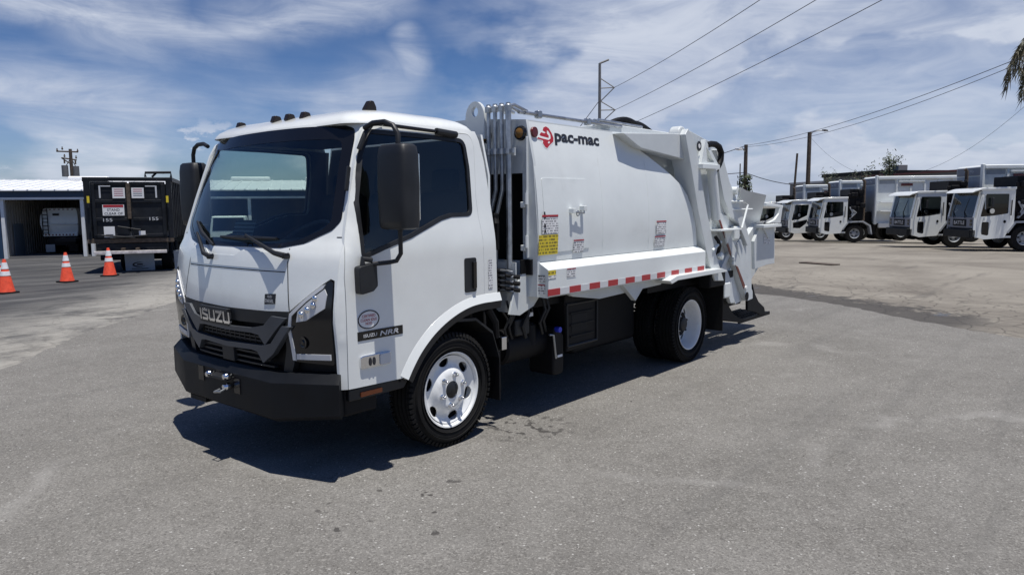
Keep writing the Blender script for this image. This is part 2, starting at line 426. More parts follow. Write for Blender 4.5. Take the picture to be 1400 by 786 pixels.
# ================================================================== ground
def gz(x, y):
    r = math.hypot(x - 2, y + 1)
    if r < 12: return 0.
    if r < 46: return -0.0006 * (r - 12) ** 2
    return -0.0006 * 34 ** 2
def ground_material():
    m = bpy.data.materials.new('old_asphalt'); m.use_nodes = True; X.nt = m.node_tree
    b = m.node_tree.nodes['Principled BSDF']
    P = node('ShaderNodeTexCoord').outputs['Object']; x, y, z = sepx(P)
    # left yard is dark and oil-stained, right yard is bleached and tan
    side = smooth(x - y * .9 + (noise(P, .25, 3) - .5) * 7, -6, 3)
    n1 = noise(P, .35, 6, .65, .6); n2 = noise(P, 2.2, 6, .7); n3 = noise(P, 120, 2, .7)
    mp = node('ShaderNodeMapping'); link(P, mp.inputs[0]); mp.inputs['Rotation'].default_value = (0, 0, radians(40)); mp.inputs['Scale'].default_value = (.25, 2.2, 1)
    lanes = noise(mp.outputs[0], 1.0, 7, .65, .4)
    cl = mixc(smooth(lanes * .75 + n1 * .35, .42, .80), (.045, .045, .047), (.15, .147, .140))
    # bleached cracked strip close to the seam on the left
    sd = (x * .727 - y * .686 + 3.2)      # signed distance from the left seam (metres, negative beyond it)
    edge = smooth(sd, -3.2, -.2) * smooth(n1 * .6 + n2 * .5, .38, .62)
    cl = mixc(edge * .85, cl, (.33, .315, .28))
    cr = mixc(smooth(n1, .3, .7), (.165, .148, .125), (.265, .243, .205))
    cr = mixc(smooth(lanes, .56, .72) * .4, cr, (.11, .10, .09))
    c = mixc(side, cl, cr)
    v = node('ShaderNodeTexVoronoi', feature='DISTANCE_TO_EDGE'); wnn = node('ShaderNodeTexNoise'); link(P, wnn.inputs['Vector']); wnn.inputs['Scale'].default_value = 1.5
    wv = node('ShaderNodeVectorMath', operation='MULTIPLY_ADD'); link(wnn.outputs['Color'], wv.inputs[0]); wv.inputs[1].default_value = (.7, .7, .7); link(P, wv.inputs[2])
    link(wv.outputs[0], v.inputs['Vector']); v.inputs['Scale'].default_value = 2.3
    sr = ((x - 9.85) * .862 - (y + 2.2) * .508)
    crackz = smooth(sr + n1 * 1.5, 7.5, 1.0) * side
    crackl = smooth(sd, -3, -.2) * .5 * (1 - side)
    crack = (1 - smooth(X(v.outputs['Distance']), .012, .05)) * maxx(crackz, crackl)
    c = mixc(crack * .55, c, (.07, .063, .055))
    # damp, dirt-filled hollow along the right seam
    wet = smooth(sr + (n2 - .5) * 2.4 + (noise(P, 7, 6, .7) - .5) * 1.6, .78, .42) * side * smooth(y + noise(P, .7, 3), -3.2, -2.2) * (1 - smooth(y, 1.2, 2.6))
    c = mixc(wet * .85, c, (.05, .046, .043))
    pat = smooth(noise(mp.outputs[0], .55, 5, .6), .60, .70) * side
    c = mixc(pat * .5, c, (.085, .078, .07))
    c = mixc((n3 - .5) * 1.1 + .25, c, (.32, .31, .29)) if False else c
    g = node('ShaderNodeMix', data_type='RGBA', blend_type='MULTIPLY'); g.inputs[0].default_value = 1; link(c, g.inputs[6])
    gr = n3 * 1.1 + .45; link(vec(gr, gr, gr), g.inputs[7])
    link(g.outputs[2], b.inputs['Base Color'])
    pud = smooth(noise(P, 1.4, 2, .4) + wet * .3, .90, .98) * wet
    link(clampx(.93 - wet * .12 - pud * .7), b.inputs['Roughness']); b.inputs['Specular IOR Level'].default_value = .25
    bn = node('ShaderNodeBump'); bn.inputs['Strength'].default_value = .5; bn.inputs['Distance'].default_value = .012
    link((n2 * .6 + n3 * .5 - crack * 2) * (1 - pud), bn.inputs['Height']); link(bn.outputs[0], b.inputs['Normal'])
    return m
def patch_material():
    m = bpy.data.materials.new('new_asphalt'); m.use_nodes = True; X.nt = m.node_tree
    b = m.node_tree.nodes['Principled BSDF']
    P = node('ShaderNodeTexCoord').outputs['Object']
    n1 = noise(P, .55, 5, .6, .5); n2 = noise(P, 3.2, 6, .65)
    c = mixc(smooth(n1 * .6 + n2 * .4, .36, .64), (.140, .133, .120), (.192, .184, .168))
    v = node('ShaderNodeTexVoronoi'); link(P, v.inputs['Vector']); v.inputs['Scale'].default_value = 105
    v2 = node('ShaderNodeTexVoronoi'); link(P, v2.inputs['Vector']); v2.inputs['Scale'].default_value = 260
    r_, g_, b_ = sepx(v.outputs['Color']); r2, g2, b2 = sepx(v2.outputs['Color'])
    c = mixc(smooth(r_, .62, 1.0) * .5, c, (.36, .345, .315))
    c = mixc(smooth(g_, .60, 1.0) * .55, c, (.060, .056, .052))
    c = mixc(smooth(r2, .6, 1.0) * .28, c, (.36, .35, .33))
    c = mixc(smooth(g2, .6, 1.0) * .35, c, (.07, .066, .062))
    c = mixc(smooth(b_ + (n1 - .5) * .012, .994, .998) * .75, c, (.52, .51, .48))
    wv_ = node('ShaderNodeTexNoise'); link(P, wv_.inputs['Vector']); wv_.inputs['Scale'].default_value = .8; wv_.inputs['Detail'].default_value = 6
    wm = node('ShaderNodeVectorMath', operation='MULTIPLY_ADD'); link(wv_.outputs['Color'], wm.inputs[0]); wm.inputs[1].default_value = (1.3, 1.3, 1.3); link(P, wm.inputs[2])
    vc = node('ShaderNodeTexVoronoi', feature='DISTANCE_TO_EDGE'); link(wm.outputs[0], vc.inputs['Vector']); vc.inputs['Scale'].default_value = .32
    scuff = (1 - smooth(X(vc.outputs['Distance']), .002, .035)) * smooth(noise(P, .9, 3), .50, .66)
    c = mixc(scuff * .32, c, (.34, .33, .31))
    mt = node('ShaderNodeMapping'); link(P, mt.inputs[0]); mt.inputs['Rotation'].default_value = (0, 0, radians(-9)); mt.inputs['Scale'].default_value = (.10, 1.3, 1)
    track = smooth(noise(mt.outputs[0], 1.6, 5, .6), .52, .70)
    c = mixc(track * .30, c, (.10, .097, .092))
    mott = smooth(noise(P, 9, 5, .7), .35, .7)
    c = mixc(mott * .16, c, (.28, .27, .25))
    ox = smooth(noise(P, 1.3, 3, .5), .775, .80)
    c = mixc(ox * .6, c, (.06, .055, .052))
    fleck = smooth(noise(P, 6.0, 2, .5), .80, .82); c = mixc(fleck * .75, c, (.045, .042, .04))
    px_, py_, pz_ = sepx(P)
    near = 1 - smooth((px_ - 1.75) * (px_ - 1.75) + (py_ + 1.15) * (py_ + 1.15), .01, .22)
    drip = smooth(noise(P, 11, 3, .5), .54, .60) * near
    far_ = (1 - smooth((px_ - .1) * (px_ - .1) * 1.5 + (py_ + 1.6) * (py_ + 1.6) * 2.5, .1, 1.2))
    drip = maxx(drip, smooth(noise(P, 7, 2, .5), .66, .69) * far_)
    c = mixc(drip * .75, c, (.030, .028, .027))
    link(c, b.inputs['Base Color'])
    link(clampx(.90 - smooth(b_, .992, .996) * .4), b.inputs['Roughness']); b.inputs['Specular IOR Level'].default_value = .15
    bn = node('ShaderNodeBump'); bn.inputs['Strength'].default_value = .55; bn.inputs['Distance'].default_value = .004
    link(X(v.outputs['Distance']) * .8 + X(v2.outputs['Distance']) * .6 + n2 * .3, bn.inputs['Height']); link(bn.outputs[0], b.inputs['Normal'])
    return m
gb = MB()
rs = [0, 4, 8, 12, 16, 20, 25, 30, 36, 42, 46, 60, 90, 150, 300, 600, 1400]; NA = 96
for r in rs[1:]:
    for k in range(NA):
        a = 2 * pi * k / NA; x = 2 + r * cos(a); y = -1 + r * sin(a); gb.v.append((x, y, gz(x, y) - .006))
gb.v.append((2, -1, -.006)); c0 = len(gb.v) - 1
for k in range(NA): gb.f.append((c0, k, (k + 1) % NA))
for i in range(len(rs) - 2):
    for k in range(NA): gb.f.append((i * NA + k, (i + 1) * NA + k, (i + 1) * NA + (k + 1) % NA, i * NA + (k + 1) % NA))
tag(gb.build('ground', ground_material(), flat=False), kind='structure', label='old stained and cracked asphalt yard reaching to the buildings')
# newer, smoother asphalt under the truck, its ragged edges following the two seams
LS = [(-0.694,3.709), (-0.133,4.489), (0.167,4.823), (0.537,5.301), (1.034,5.932), (1.602,6.617), (2.090,6.963), (2.602,7.532), (3.402,8.374), (4.006,8.938), (5.403,10.175)]
RS = [(11.028,0.729), (10.883,0.152), (10.561,-0.471), (10.267,-1.038), (9.828,-1.596), (9.359,-2.112), (9.042,-2.596), (8.757,-3.032), (8.532,-3.386), (8.384,-3.707), (7.956,-4.292), (7.449,-5.019)]
def ragged(L, amp, step, seed):
    rnd = random.Random(seed); o = []
    for a, b in zip(L, L[1:]):
        A, B = Vector(a), Vector(b); n = max(1, int((B - A).length / step))
        for k in range(n):
            q = A.lerp(B, k / n); o.append((q.x + rnd.uniform(-amp, amp), q.y + rnd.uniform(-amp, amp)))
    o.append(L[-1]); return o
edge = ragged([LS[0]] + LS[1:] + [(7.5, 11.6), (10.2, 8.5), (11.6, 4.5)] + RS, .035, .12, 3)
pb = MB(); poly = edge + [(4.0, -11), (-12, -11), (-11, -2)]
pb.patch(poly, [], 2.0, lambda u, v: (u, v, 0.0)) 
pv = len(pb.v)
for i in range(len(edge) - 1):           # the little step down to the older surface
    a, b_ = edge[i], edge[i + 1]
    pb.add([(a[0], a[1], 0), (b_[0], b_[1], 0), (b_[0], b_[1], -.012), (a[0], a[1], -.012)], [(0, 1, 2, 3)])
tag(pb.build('asphalt_patch', patch_material()), kind='structure', label='smooth grey newer asphalt under the white truck')

# ================================================================== the truck
T = empty('garbage_truck', (3.0, 0, 0), label='big white rear-loading garbage truck in the foreground with red tape along its side', cat='garbage truck')
OFF[0] = Vector((3.0, 0, 0))
# ---- cab surfaces
XF = [(.5, .03), (.8, .02), (1.03, .005), (1.25, .032), (1.40, .062), (1.47, .10), (1.75, .195), (2.0, .285), (2.19, .365), (2.3, .42)]
WH = [(.4, 1.03), (1.40, 1.03), (1.48, 1.022), (1.62, 1.0), (1.85, .972), (2.10, .94), (2.19, .925), (2.26, .90)]
def hw(z): return interp(WH, z)
def F(y, z, o=0.):
    a = min(abs(y) / hw(z), 1.05)
    return (sinterp(XF, z) + .145 * a ** 2.5 - o, y, z)
def Sy(x, z):
    w = hw(z); xs = F(w - .03, z)[0]; t = max(0, min(1, (xs + .055 - x) / .055))
    return w - .03 * t * t
def S(x, z, o=0., s=-1): return (x, s * (Sy(x, z) + o), z)
# windscreen outline in (y, z)
ws_half = [(0, 1.435), (-.52, 1.437), (-.70, 1.465), (-.88, 1.545), (-.925, 1.60), (-.912, 1.70), (-.852, 2.10), (-.83, 2.165), (-.76, 2.185), (-.4, 2.195), (0, 2.198)]
WS = fillet(ws_half + [(-a, b) for a, b in ws_half[-2:0:-1]], .05, 4)
def scale_poly(p, dx, dz_, cx=0, cz=1.82):
    hwid = max(abs(q[0]) for q in p); hh = max(abs(q[1] - cz) for q in p)
    return [(cx + (q[0] - cx) * (1 - dx / hwid), cz + (q[1] - cz) * (1 - dz_ / hh)) for q in p]
# lamp and grille cut-out in (y, z), right half then mirrored
lampo = [(-.660, 1.035), (-.985, 1.262), (-.992, 1.15), (-.985, .735)]
cut_r = [(0, 1.028), (-.45, 1.036), (-.655, 1.045), (-.80, 1.150), (-.90, 1.222), (-.955, 1.256), (-.982, 1.245), (-.988, 1.17), (-.983, .60), (0, .60)]
cut = cut_r[:-1] + [(-a, b) for a, b in cut_r[-2:0:-1]]
wz = hw(2.20) - .03
out_r = [(0, 1.028), (-.45, 1.036), (-.655, 1.045), (-.80, 1.150), (-.90, 1.222), (-.955, 1.256), (-.982, 1.245), (-.988, 1.17), (-.983, .585), (-1.0, .585), (-1.0, 1.40)]
for z in (1.48, 1.55, 1.62, 1.7, 1.78, 1.85, 1.95, 2.05, 2.12, 2.19, 2.215): out_r.append((-(hw(z) - .03), z))
front = out_r + [(0, 2.215)] + [(-a, b) for a, b in out_r[:0:-1]]
cb = MB(); cb.patch(front, [WS], .05, F, (.03, 0, 0))
# side skin in (x, z), with holes for door
def sidefront(z): return F(hw(z) - .03, z)[0]
arch = [(1.455, .985), (1.40, .985), (1.28, .975), (1.17, .95), (1.06, .91), (.96, .86), (.87, .80), (.78, .72), (.71, .635), (.66, .56)]
DX = [(.585, .20), (1.26, .20), (1.40, .215), (1.52, .245), (1.75, .315), (2.08, .425), (2.185, .47)]
door_front = [(interp(DX, z), z) for z in (.585, .8, 1.0, 1.26, 1.40, 1.52, 1.64, 1.75, 1.9, 2.0, 2.08)]
door = door_front + fillet([(.43, 2.10), (.485, 2.185), (1.40, 2.188), (1.437, 2.12), (1.40, 1.75)], [0, .09, .08, .15, 0], 6)[1:] + [(1.405, 1.60), (1.425, 1.45), (1.43, 1.05), (1.43, .985)] + arch[1:] + [(.655, .575)]
side_out = [(sidefront(z), z) for z in (.585, .8, 1.0, 1.2, 1.40, 1.48, 1.62, 1.78, 1.95, 2.08, 2.19, 2.215)] + [(.8, 2.222), (1.2, 2.222), (1.475, 2.215), (1.50, 2.15), (1.53, 2.0), (1.56, 1.6), (1.575, 1.0), (1.585, .985)] + [(1.455, .985)] + arch[1:] + [(.66, .585)]
# the door is a separate panel: cut it out of the skin
skinA = [(sidefront(z), z) for z in (.585, .8, 1.0, 1.2, 1.40, 1.48, 1.62, 1.78, 1.95, 2.08, 2.19, 2.215)] + [(.8, 2.222), (1.2, 2.222), (1.475, 2.215), (1.50, 2.15), (1.53, 2.0), (1.56, 1.6), (1.575, 1.0), (1.585, .99)]
def grow(p, d):
    n = len(p); o = []
    ar = sum(p[i][0] * p[(i + 1) % n][1] - p[(i + 1) % n][0] * p[i][1] for i in range(n)); sg = 1 if ar > 0 else -1
    for i in range(n):
        a = Vector(p[i - 1]); b = Vector(p[i]); c = Vector(p[(i + 1) % n])
        t = (c - b).normalized() + (b - a).normalized()
        if t.length < 1e-6: o.append(tuple(b)); continue
        t.normalize(); o.append((b.x + t.y * d * sg, b.y - t.x * d * sg))
    return o
doorhole_top = door_front + fillet([(.43, 2.10), (.485, 2.185), (1.40, 2.188), (1.437, 2.12), (1.40, 1.75)], [0, .09, .08, .15, 0], 6)[1:] + [(1.405, 1.60), (1.425, 1.45), (1.43, 1.05), (1.43, .985)]
gap = .0045
dh = [(x, z) for x, z in doorhole_top]
skin = skinA[:] + [(1.435 + gap, .99)] + [(x + (gap if x > .9 else 0), z) for x, z in dh[::-1]] if False else None
skin = skinA + [(1.434, .99)] + [(min(x + .004, 1.442) if x > 1.3 else x - .004, z + (.004 if z > 2.15 else 0)) for x, z in dh[::-1][1:]]
WIN = fillet([(.335, 1.372), (.505, 1.425), (.74, 1.49), (1.03, 1.597), (1.13, 1.618), (1.335, 1.622), (1.352, 1.95), (1.335, 2.142), (.93, 2.150), (.49, 2.150), (.415, 2.0), (.335, 1.72)], [.03, .1, .2, .12, .1, .05, .3, .06, 0, .06, .3, .2], 5)
for s_ in (-1, 1):
    cb.patch(skin, [], .06, lambda u, v: S(u, v, 0, s_), (0, -s_ * .025, 0))
# rear wall with a small window, floor
cb.patch([(-.97, .95), (.97, .95), (.97, 1.9), (.90, 2.2), (-.90, 2.2), (-.97, 1.9)], [], .3, lambda u, v: (1.555, u, v), (.02, 0, 0))
cb.build('cab_body', 'white', T, ang=32)
MB().box((.85, 0, .93), (1.4, 1.9, .05)).build('cab_floor', 'frame', T)
# roof: shrinking plan rings
def ring(x0, w, x1, z0, z1, rf, rr, n=7):
    p = []
    def add(cx, cy, r, a0, a1):
        for k in range(n): 
            a = a0 + (a1 - a0) * k / (n - 1); p.append((cx + r * cos(a), cy + r * sin(a)))
    add(x1 - rr, w - rr, rr, 0, pi / 2); add(x0 + rf, w - rf, rf, pi / 2, pi); add(x0 + rf, -w + rf, rf, pi, 3 * pi / 2); add(x1 - rr, -w + rr, rr, 3 * pi / 2, 2 * pi)
    o = []
    for x, y in p:
        bow = .055 * (1 - min(1, abs(y) / w) ** 2.5) if x < x0 + rf + .02 else 0
        t = (x - x0) / (x1 - x0); o.append((x - bow, y, z0 + (z1 - z0) * t))
    return o
def curve_pts(p, k):
    o = []
    for i in range(len(p) - 1):
        p0, p1, p2, p3 = Vector(p[max(i - 1, 0)]), Vector(p[i]), Vector(p[i + 1]), Vector(p[min(i + 2, len(p) - 1)])
        for j in range(k):
            t = j / k; q = .5 * ((2 * p1) + (p2 - p0) * t + (2 * p0 - 5 * p1 + 4 * p2 - p3) * t * t + (-p0 + 3 * p1 - 3 * p2 + p3) * t ** 3); o.append(tuple(q))
    return o + [tuple(p[-1])]
rb = MB()
rings = [ring(.425, .918, 1.50, 2.20, 2.20, .16, .10), ring(.43, .915, 1.50, 2.215, 2.22, .16, .10), ring(.455, .895, 1.475, 2.245, 2.25, .16, .10), ring(.505, .862, 1.43, 2.275, 2.278, .17, .12),
         ring(.58, .80, 1.36, 2.303, 2.30, .18, .14), ring(.70, .66, 1.26, 2.325, 2.315, .18, .14), ring(.85, .4, 1.15, 2.338, 2.328, .12, .1)]
for g in rings: rb.v += g
n = len(rings[0])
for i in range(len(rings) - 1):
    for k in range(n): rb.f.append((i * n + k, i * n + (k + 1) % n, (i + 1) * n + (k + 1) % n, (i + 1) * n + k))
rb.f.append(tuple(range((len(rings) - 1) * n, len(rings) * n)))
rb.build('roof', 'white', T, ang=50)
MB().patch([(-.90, .50), (.90, .50), (.90, 1.45), (-.90, 1.45)], [], .4, lambda u, v: (v, u, 2.185)).build('headliner', 'seat', T)
# door panels with window and trim; both sides
for s_ in (-1, 1):
    dp = MB().patch(door, [WIN], .05, lambda u, v: S(u, v, .002 + (.012 * max(0, min(1, (1.36 - v) / .05)) if False else 0), s_), (0, -s_ * .03, 0)).build('door', 'white', T, ang=30)
    MB().patch(grow(WIN, .012), [grow(WIN, -.016)], .04, lambda u, v: S(u, v, .005, s_), (0, -s_ * .02, 0)).build('window_seal', 'black', dp)
    MB().patch(grow(WIN, -.01), [], .12, lambda u, v: S(u, v, -.006, s_)).build('window_glass', 'sideglass', dp)
    hb = MB().patch(fillet([(1.222, 1.075), (1.345, 1.075), (1.345, 1.318), (1.222, 1.318)], .02), [], .2, lambda u, v: S(u, v, .006, s_), (0, -s_ * .02, 0)).build('door_handle', 'black', dp)
    MB().b2((1.30, s_ * 1.033, 1.10), (1.335, s_ * 1.052, 1.29)).build('handle_pull', 'gloss', dp, bevel=.006)
    # flared arch lip in body colour, black lip inside it
    A = arch[::-1]
    lip = MB(); 
    def band(pts, d0, d1, o0, o1, mb, sgn):
        n = len(pts); vs = []
        for i in range(n):
            a = Vector(pts[max(i - 1, 0)]); b = Vector(pts[min(i + 1, n - 1)]); t = (b - a).normalized(); nn = Vector((-t.y, t.x))
            for d, o in ((d0, 0.0), (d0, o0), (d1, o1), (d1, 0.0)):
                q = Vector(pts[i]) + nn * d; vs.append((q.x, sgn * (1.03 + o), q.y))
        fs = []
        for i in range(n - 1):
            for k in range(4): fs.append((i * 4 + k, i * 4 + (k + 1) % 4, (i + 1) * 4 + (k + 1) % 4, (i + 1) * 4 + k))
        fs += [(0, 1, 2, 3), tuple((n - 1) * 4 + k for k in (3, 2, 1, 0))]
        mb.add(vs, fs)
    AA = curve_pts(A[:-1] + [(1.48, .985), (1.60, .985)], 4)
    band(AA, .060, .0, .003, .024, lip, s_)
    lip.build('fender_flare', 'white', T, bevel=.006)
    lip = MB(); band(AA, .0, -.055, .022, .012, lip, s_)
    lip.build('fender_lip', 'black', T, bevel=.004)
# windscreen
MB().patch(WS, [], .09, lambda u, v: F(u, v, .002)).build('windscreen', 'wsglass', T)
wi = scale_poly([(y, z - .035) for y, z in WS], .065, .055)
MB().patch(grow(WS, .006), [wi], .05, lambda u, v: F(u, v, .004)).build('windscreen_border', 'gloss', T)
for s_ in (-1, 1):
    MB().patch([(.30, 1.0), (1.545, 1.0), (1.52, 2.16), (.55, 2.16), (.46, 2.08), (.36, 1.75), (.30, 1.45)], [grow(WIN, .004)], .15, lambda u, v: S(u, v, -.05, s_)).build('door_lining', 'lining', T)
MB().patch([(-.94, .96), (.94, .96), (.94, 1.9), (.86, 2.18), (-.86, 2.18), (-.94, 1.9)], [], .4, lambda u, v: (1.535, u, v)).build('rear_lining', 'lining', T)
# seam lines on the front panel
sm = MB()
def strip(pts, w, o, fn):
    for a, b in zip(pts, pts[1:]):
        A_, B_ = Vector(a), Vector(b); t = (B_ - A_).normalized(); nn = Vector((-t.y, t.x)) * w / 2
        q = [A_ + nn, B_ + nn, B_ - nn, A_ - nn]; sm.add([fn(v.x, v.y, o) for v in q], [(0, 1, 2, 3)])
def poly_steps(a, b, n): return [(a[0] + (b[0] - a[0]) * k / n, a[1] + (b[1] - a[1]) * k / n) for k in range(n + 1)]
for s_ in (-1, 1):
    strip(poly_steps((s_ * .66, 1.05), (s_ * .60, 1.43), 6), .007, .0015, F)
    strip(poly_steps((s_ * .93, 1.50), (s_ * .995, 1.50), 3), .006, .0015, F)
strip(poly_steps((-.60, 1.285), (.60, 1.285), 14), .006, .0015, F)
sm.build('panel_seam', 'frame', T, flat=True)
# raised centre of the front panel below the windscreen
MB().patch(fillet([(-.60, 1.30), (.60, 1.30), (.63, 1.40), (.36, 1.405), (.30, 1.37), (-.05, 1.37), (-.12, 1.405), (-.62, 1.40)], .03, 3), [], .05, lambda u, v: F(u, v, .003), (.02, 0, 0)).build('cowl_panel', 'white', T, bevel=.002)
# ---- grille and lamps
g = MB().patch(cut[:], [], .07, lambda u, v: F(u, v, -.05), (.03, 0, 0)).build('grille_backing', 'frame', T)
def fpoly(name, pts, o, th, m, par=T, bev=.004, res=.05, mirror=False):
    return MB().patch(pts, [], res, lambda u, v: F(u, v, o), (th, 0, 0)).build(name, m, par, bevel=bev)
fpoly('grille_shell', [(0, 1.024), (-.45, 1.032), (-.652, 1.041), (-.69, 1.0), (-.60, .97), (-.50, .955), (0, .945), (.5, .955), (.60, .97), (.69, 1.0), (.652, 1.041), (.45, 1.032)], .004, .04, 'black')
# side shells running down beside the slats
for s_ in (-1, 1):
    fpoly('grille_side', [(s_ * a, b) for a, b in [(-.655, 1.03), (-.69, .98), (-.66, .72), (-.62, .62), (-.55, .62), (-.60, .80), (-.61, .95)]], -.002, .04, 'black')
def symm(top, bot): return top + [(-a, b) for a, b in top[-2::-1]] + [(-a, b) for a, b in bot[::-1]] + bot[1:]
fpoly('grille_bar', symm([(-.65, 1.005), (-.52, 1.01), (-.44, .945), (-.3, .918), (0, .908)], [(0, .878), (-.3, .885), (-.375, .878), (-.43, .815), (-.53, .905)]), .022, .035, 'trim')
fpoly('grille_bar', symm([(-.69, .955), (-.62, .955), (-.50, .835), (-.40, .812), (0, .800)], [(0, .766), (-.3, .776), (-.36, .768), (-.41, .70), (-.51, .765)]), .030, .04, 'trim')
sl_ = MB()
for z in (.862, .838): 
    for s_ in (-1, 1): sl_.patch([(s_ * .36, z), (0, z), (0, z - .012), (s_ * .36, z - .012)], [], .12, lambda u, v: F(u, v, -.005), (.02, 0, 0))
for k in range(-5, 6): sl_.patch([(k * .06 - .004, .87), (k * .06 + .004, .87), (k * .06 + .004, .82), (k * .06 - .004, .82)], [], .2, lambda u, v: F(u, v, -.004), (.02, 0, 0))
sl_.build('mesh_insert', 'black', T, flat=True)
for k in range(4):
    z = .745 - k * .036; w = .40 + k * .04
    MB().patch([(-w, z + .010), (w, z + .010), (w, z - .004), (-w, z - .004)], [], .1, lambda u, v: F(u, v, 0), (.03, 0, 0)).build('grille_slat', 'black', T, bevel=.002)
fpoly('radar_cover', [(-.06, .775), (.09, .775), (.09, .665), (-.06, .665)], .016, .03, 'black')
# letters on the grille
def glet(fit, y0, z0, o, s=1): return lambda u, v: F(y0 - u, z0 + v, o)
fpoly('badge_plate', [(.335, 1.02), (-.055, 1.02), (-.055, .905), (.335, .905)], .030, .03, 'black')
def block_letters(txt, w, h, t):
    """square-cut capitals built from strokes"""
    L = {'I': [[(.3, 0), (.3, 1)]], 'S': [[(1, 1), (.12, 1), (0, .88), (0, .58), (1, .42), (1, .12), (.88, 0), (0, 0)]], 'U': [[(0, 1), (0, .12), (.12, 0), (.88, 0), (1, .12), (1, 1)]], 'Z': [[(0, 1), (1, 1), (0, 0), (1, 0)]]}
    o = []; x = 0
    for c in txt:
        cw = w * (.45 if c == 'I' else 1)
        for st in L[c]: o.append([(x + p[0] * (w - t) * (1 if c != 'I' else .5), p[1] * (h - t)) for p in st])
        x += cw * 1.16
    return o
lb = MB()
for st in block_letters('ISUZU', .082, .078, .017):
    for a, b in zip(st, st[1:]):
        A_, B_ = Vector(a), Vector(b); t = (B_ - A_).normalized() * .0085; nn = Vector((-t.y, t.x))
        q = [A_ - t + nn, B_ + t + nn, B_ + t - nn, A_ - t - nn]
        P_ = [F(.312 - v.x, .932 + v.y, .036) for v in q]; P2 = [F(.312 - v.x, .932 + v.y, .022) for v in q]
        lb.add(P_ + P2, [(0, 1, 2, 3), (7, 6, 5, 4), (0, 4, 5, 1), (1, 5, 6, 2), (2, 6, 7, 3), (3, 7, 4, 0)])
lb.build('badge_letters', 'chrome', T, flat=True)
bp = fpoly('engine_badge', [(-.435, 1.142), (-.535, 1.148), (-.535, 1.085), (-.435, 1.078)], .004, .01, 'black')
lettering('ISUZU', lambda u, v: F(-.465 - u, 1.122 + v, .006), 'silverfilm', bp, (.042, .014))
lettering('DIESEL', lambda u, v: F(-.445 - u, 1.092 + v, .006), 'silverfilm', bp, (.080, .020))
for s_ in (-1, 1):
    def HL(p): return [(s_ * abs(a), b) for a, b in p]
    hl = MB().patch(fillet(HL([(-.672, .735), (-.665, 1.032), (-.80, 1.138), (-.90, 1.21), (-.955, 1.243), (-.976, 1.235), (-.979, 1.15), (-.972, .735)]), .012, 3), [], .05, lambda u, v: F(u, v, .004), (.06, 0, 0)).build('headlight', 'gloss', T, bevel=.004)
    MB().patch(HL([(-.668, .93), (-.685, 1.02), (-.80, 1.115), (-.915, 1.198), (-.93, 1.225), (-.90, 1.212), (-.80, 1.140), (-.668, 1.034), (-.646, .93), (-.664, .742), (-.692, .742)]), [], .04, lambda u, v: F(u, v, .010), (.012, 0, 0)).build('light_guide', 'silverfilm', hl)
    led = MB().patch(HL([(-.72, .985), (-.735, 1.05), (-.80, 1.105), (-.925, 1.195), (-.945, 1.16), (-.935, 1.08), (-.80, 1.0)]), [], .04, lambda u, v: F(u, v, .008), (.012, 0, 0)).build('lamp_cluster', 'silverfilm', hl)
    for (ly, lz) in ((-.765, 1.035), (-.81, 1.065), (-.855, 1.095), (-.865, 1.135)):
        c = Vector(F(s_ * abs(ly), lz, .012)); MB().lathe([(.0, .0), (.0, .022), (-.006, .020), (-.012, .008), (-.012, 0)], c, 'x', 14, closed=False).build('led_lens', 'chrome', led)
    MB().patch(HL([(-.70, .75), (-.70, .785), (-.955, .80), (-.955, .765)]), [], .05, lambda u, v: F(u, v, .012), (.012, 0, 0)).build('lower_light_bar', 'silverfilm', hl, bevel=.003)
    c = Vector(F(s_ * .755, .86, .006)); MB().lathe([(.0, .0), (.0, .04), (-.004, .04), (-.004, .028), (.0, .02), (-.006, .012), (-.006, 0)], c, 'x', 20, closed=False).build('fog_lamp', 'gloss', hl)
# lower valance behind the bumper
MB().b2((.17, -.90, .50), (.45, .90, .70)).build('front_valance', 'frame', T, bevel=.02)
# ---- bumper
def sweep(path, prof):
    """path: plan points (x, y, dz_bottom); prof: (depth, z) closed; mitred at the bends"""
    b = MB(); n = len(prof); m = len(path)
    for i, (x, y, dz_) in enumerate(path):
        p = Vector((x, y)); d0 = (p - Vector(path[i - 1][:2])).normalized() if i else None
        d1 = (Vector(path[i + 1][:2]) - p).normalized() if i < m - 1 else None
        if d0 is None: d0 = d1
        if d1 is None: d1 = d0
        n0 = Vector((d0.y, -d0.x)); n1 = Vector((d1.y, -d1.x)); nn = (n0 + n1).normalized(); k = 1 / max(.4, nn.dot(n0))
        for d, z in prof:
            q = p + nn * d * k; zz_ = z + (dz_ if z < .45 else dz_ * .45)
            b.v.append((q.x, q.y, zz_))
    for i in range(m - 1):
        for k in range(n): b.f.append((i * n + k, i * n + (k + 1) % n, (i + 1) * n + (k + 1) % n, (i + 1) * n + k))
    b.f += [tuple(range(n))[::-1], tuple(range((m - 1) * n, m * n))]
    return b
prof = [(0, .375), (0, .60), (.05, .655), (.20, .665), (.20, .40), (.04, .345)]
bpz = .06
bum = sweep([(.125, 1.035, bpz), (.105, 1.01, bpz), (-.035, .56, 0), (-.035, -.56, 0), (.105, -1.01, bpz), (.125, -1.035, bpz)][::-1], prof).build('bumper', 'bumper', T, bevel=.008)
for (y0, y1, z0, z1) in ((-.545, -.545, 0, 0),):
    pass
for q in ([(-0.103,0.559), (-0.223,0.484)], [(0.355,0.586), (0.261,0.506)]):
    (ya, za), (yb, zb) = q; yc, zc = (ya + yb) / 2, (za + zb) / 2
    MB().b2((-.041, yc - .035, zc - .05), (-.02, yc + .035, zc + .05)).build('slot_shade_plate', 'gloss', bum)  # black plate on the face paints in the shade of a pocket
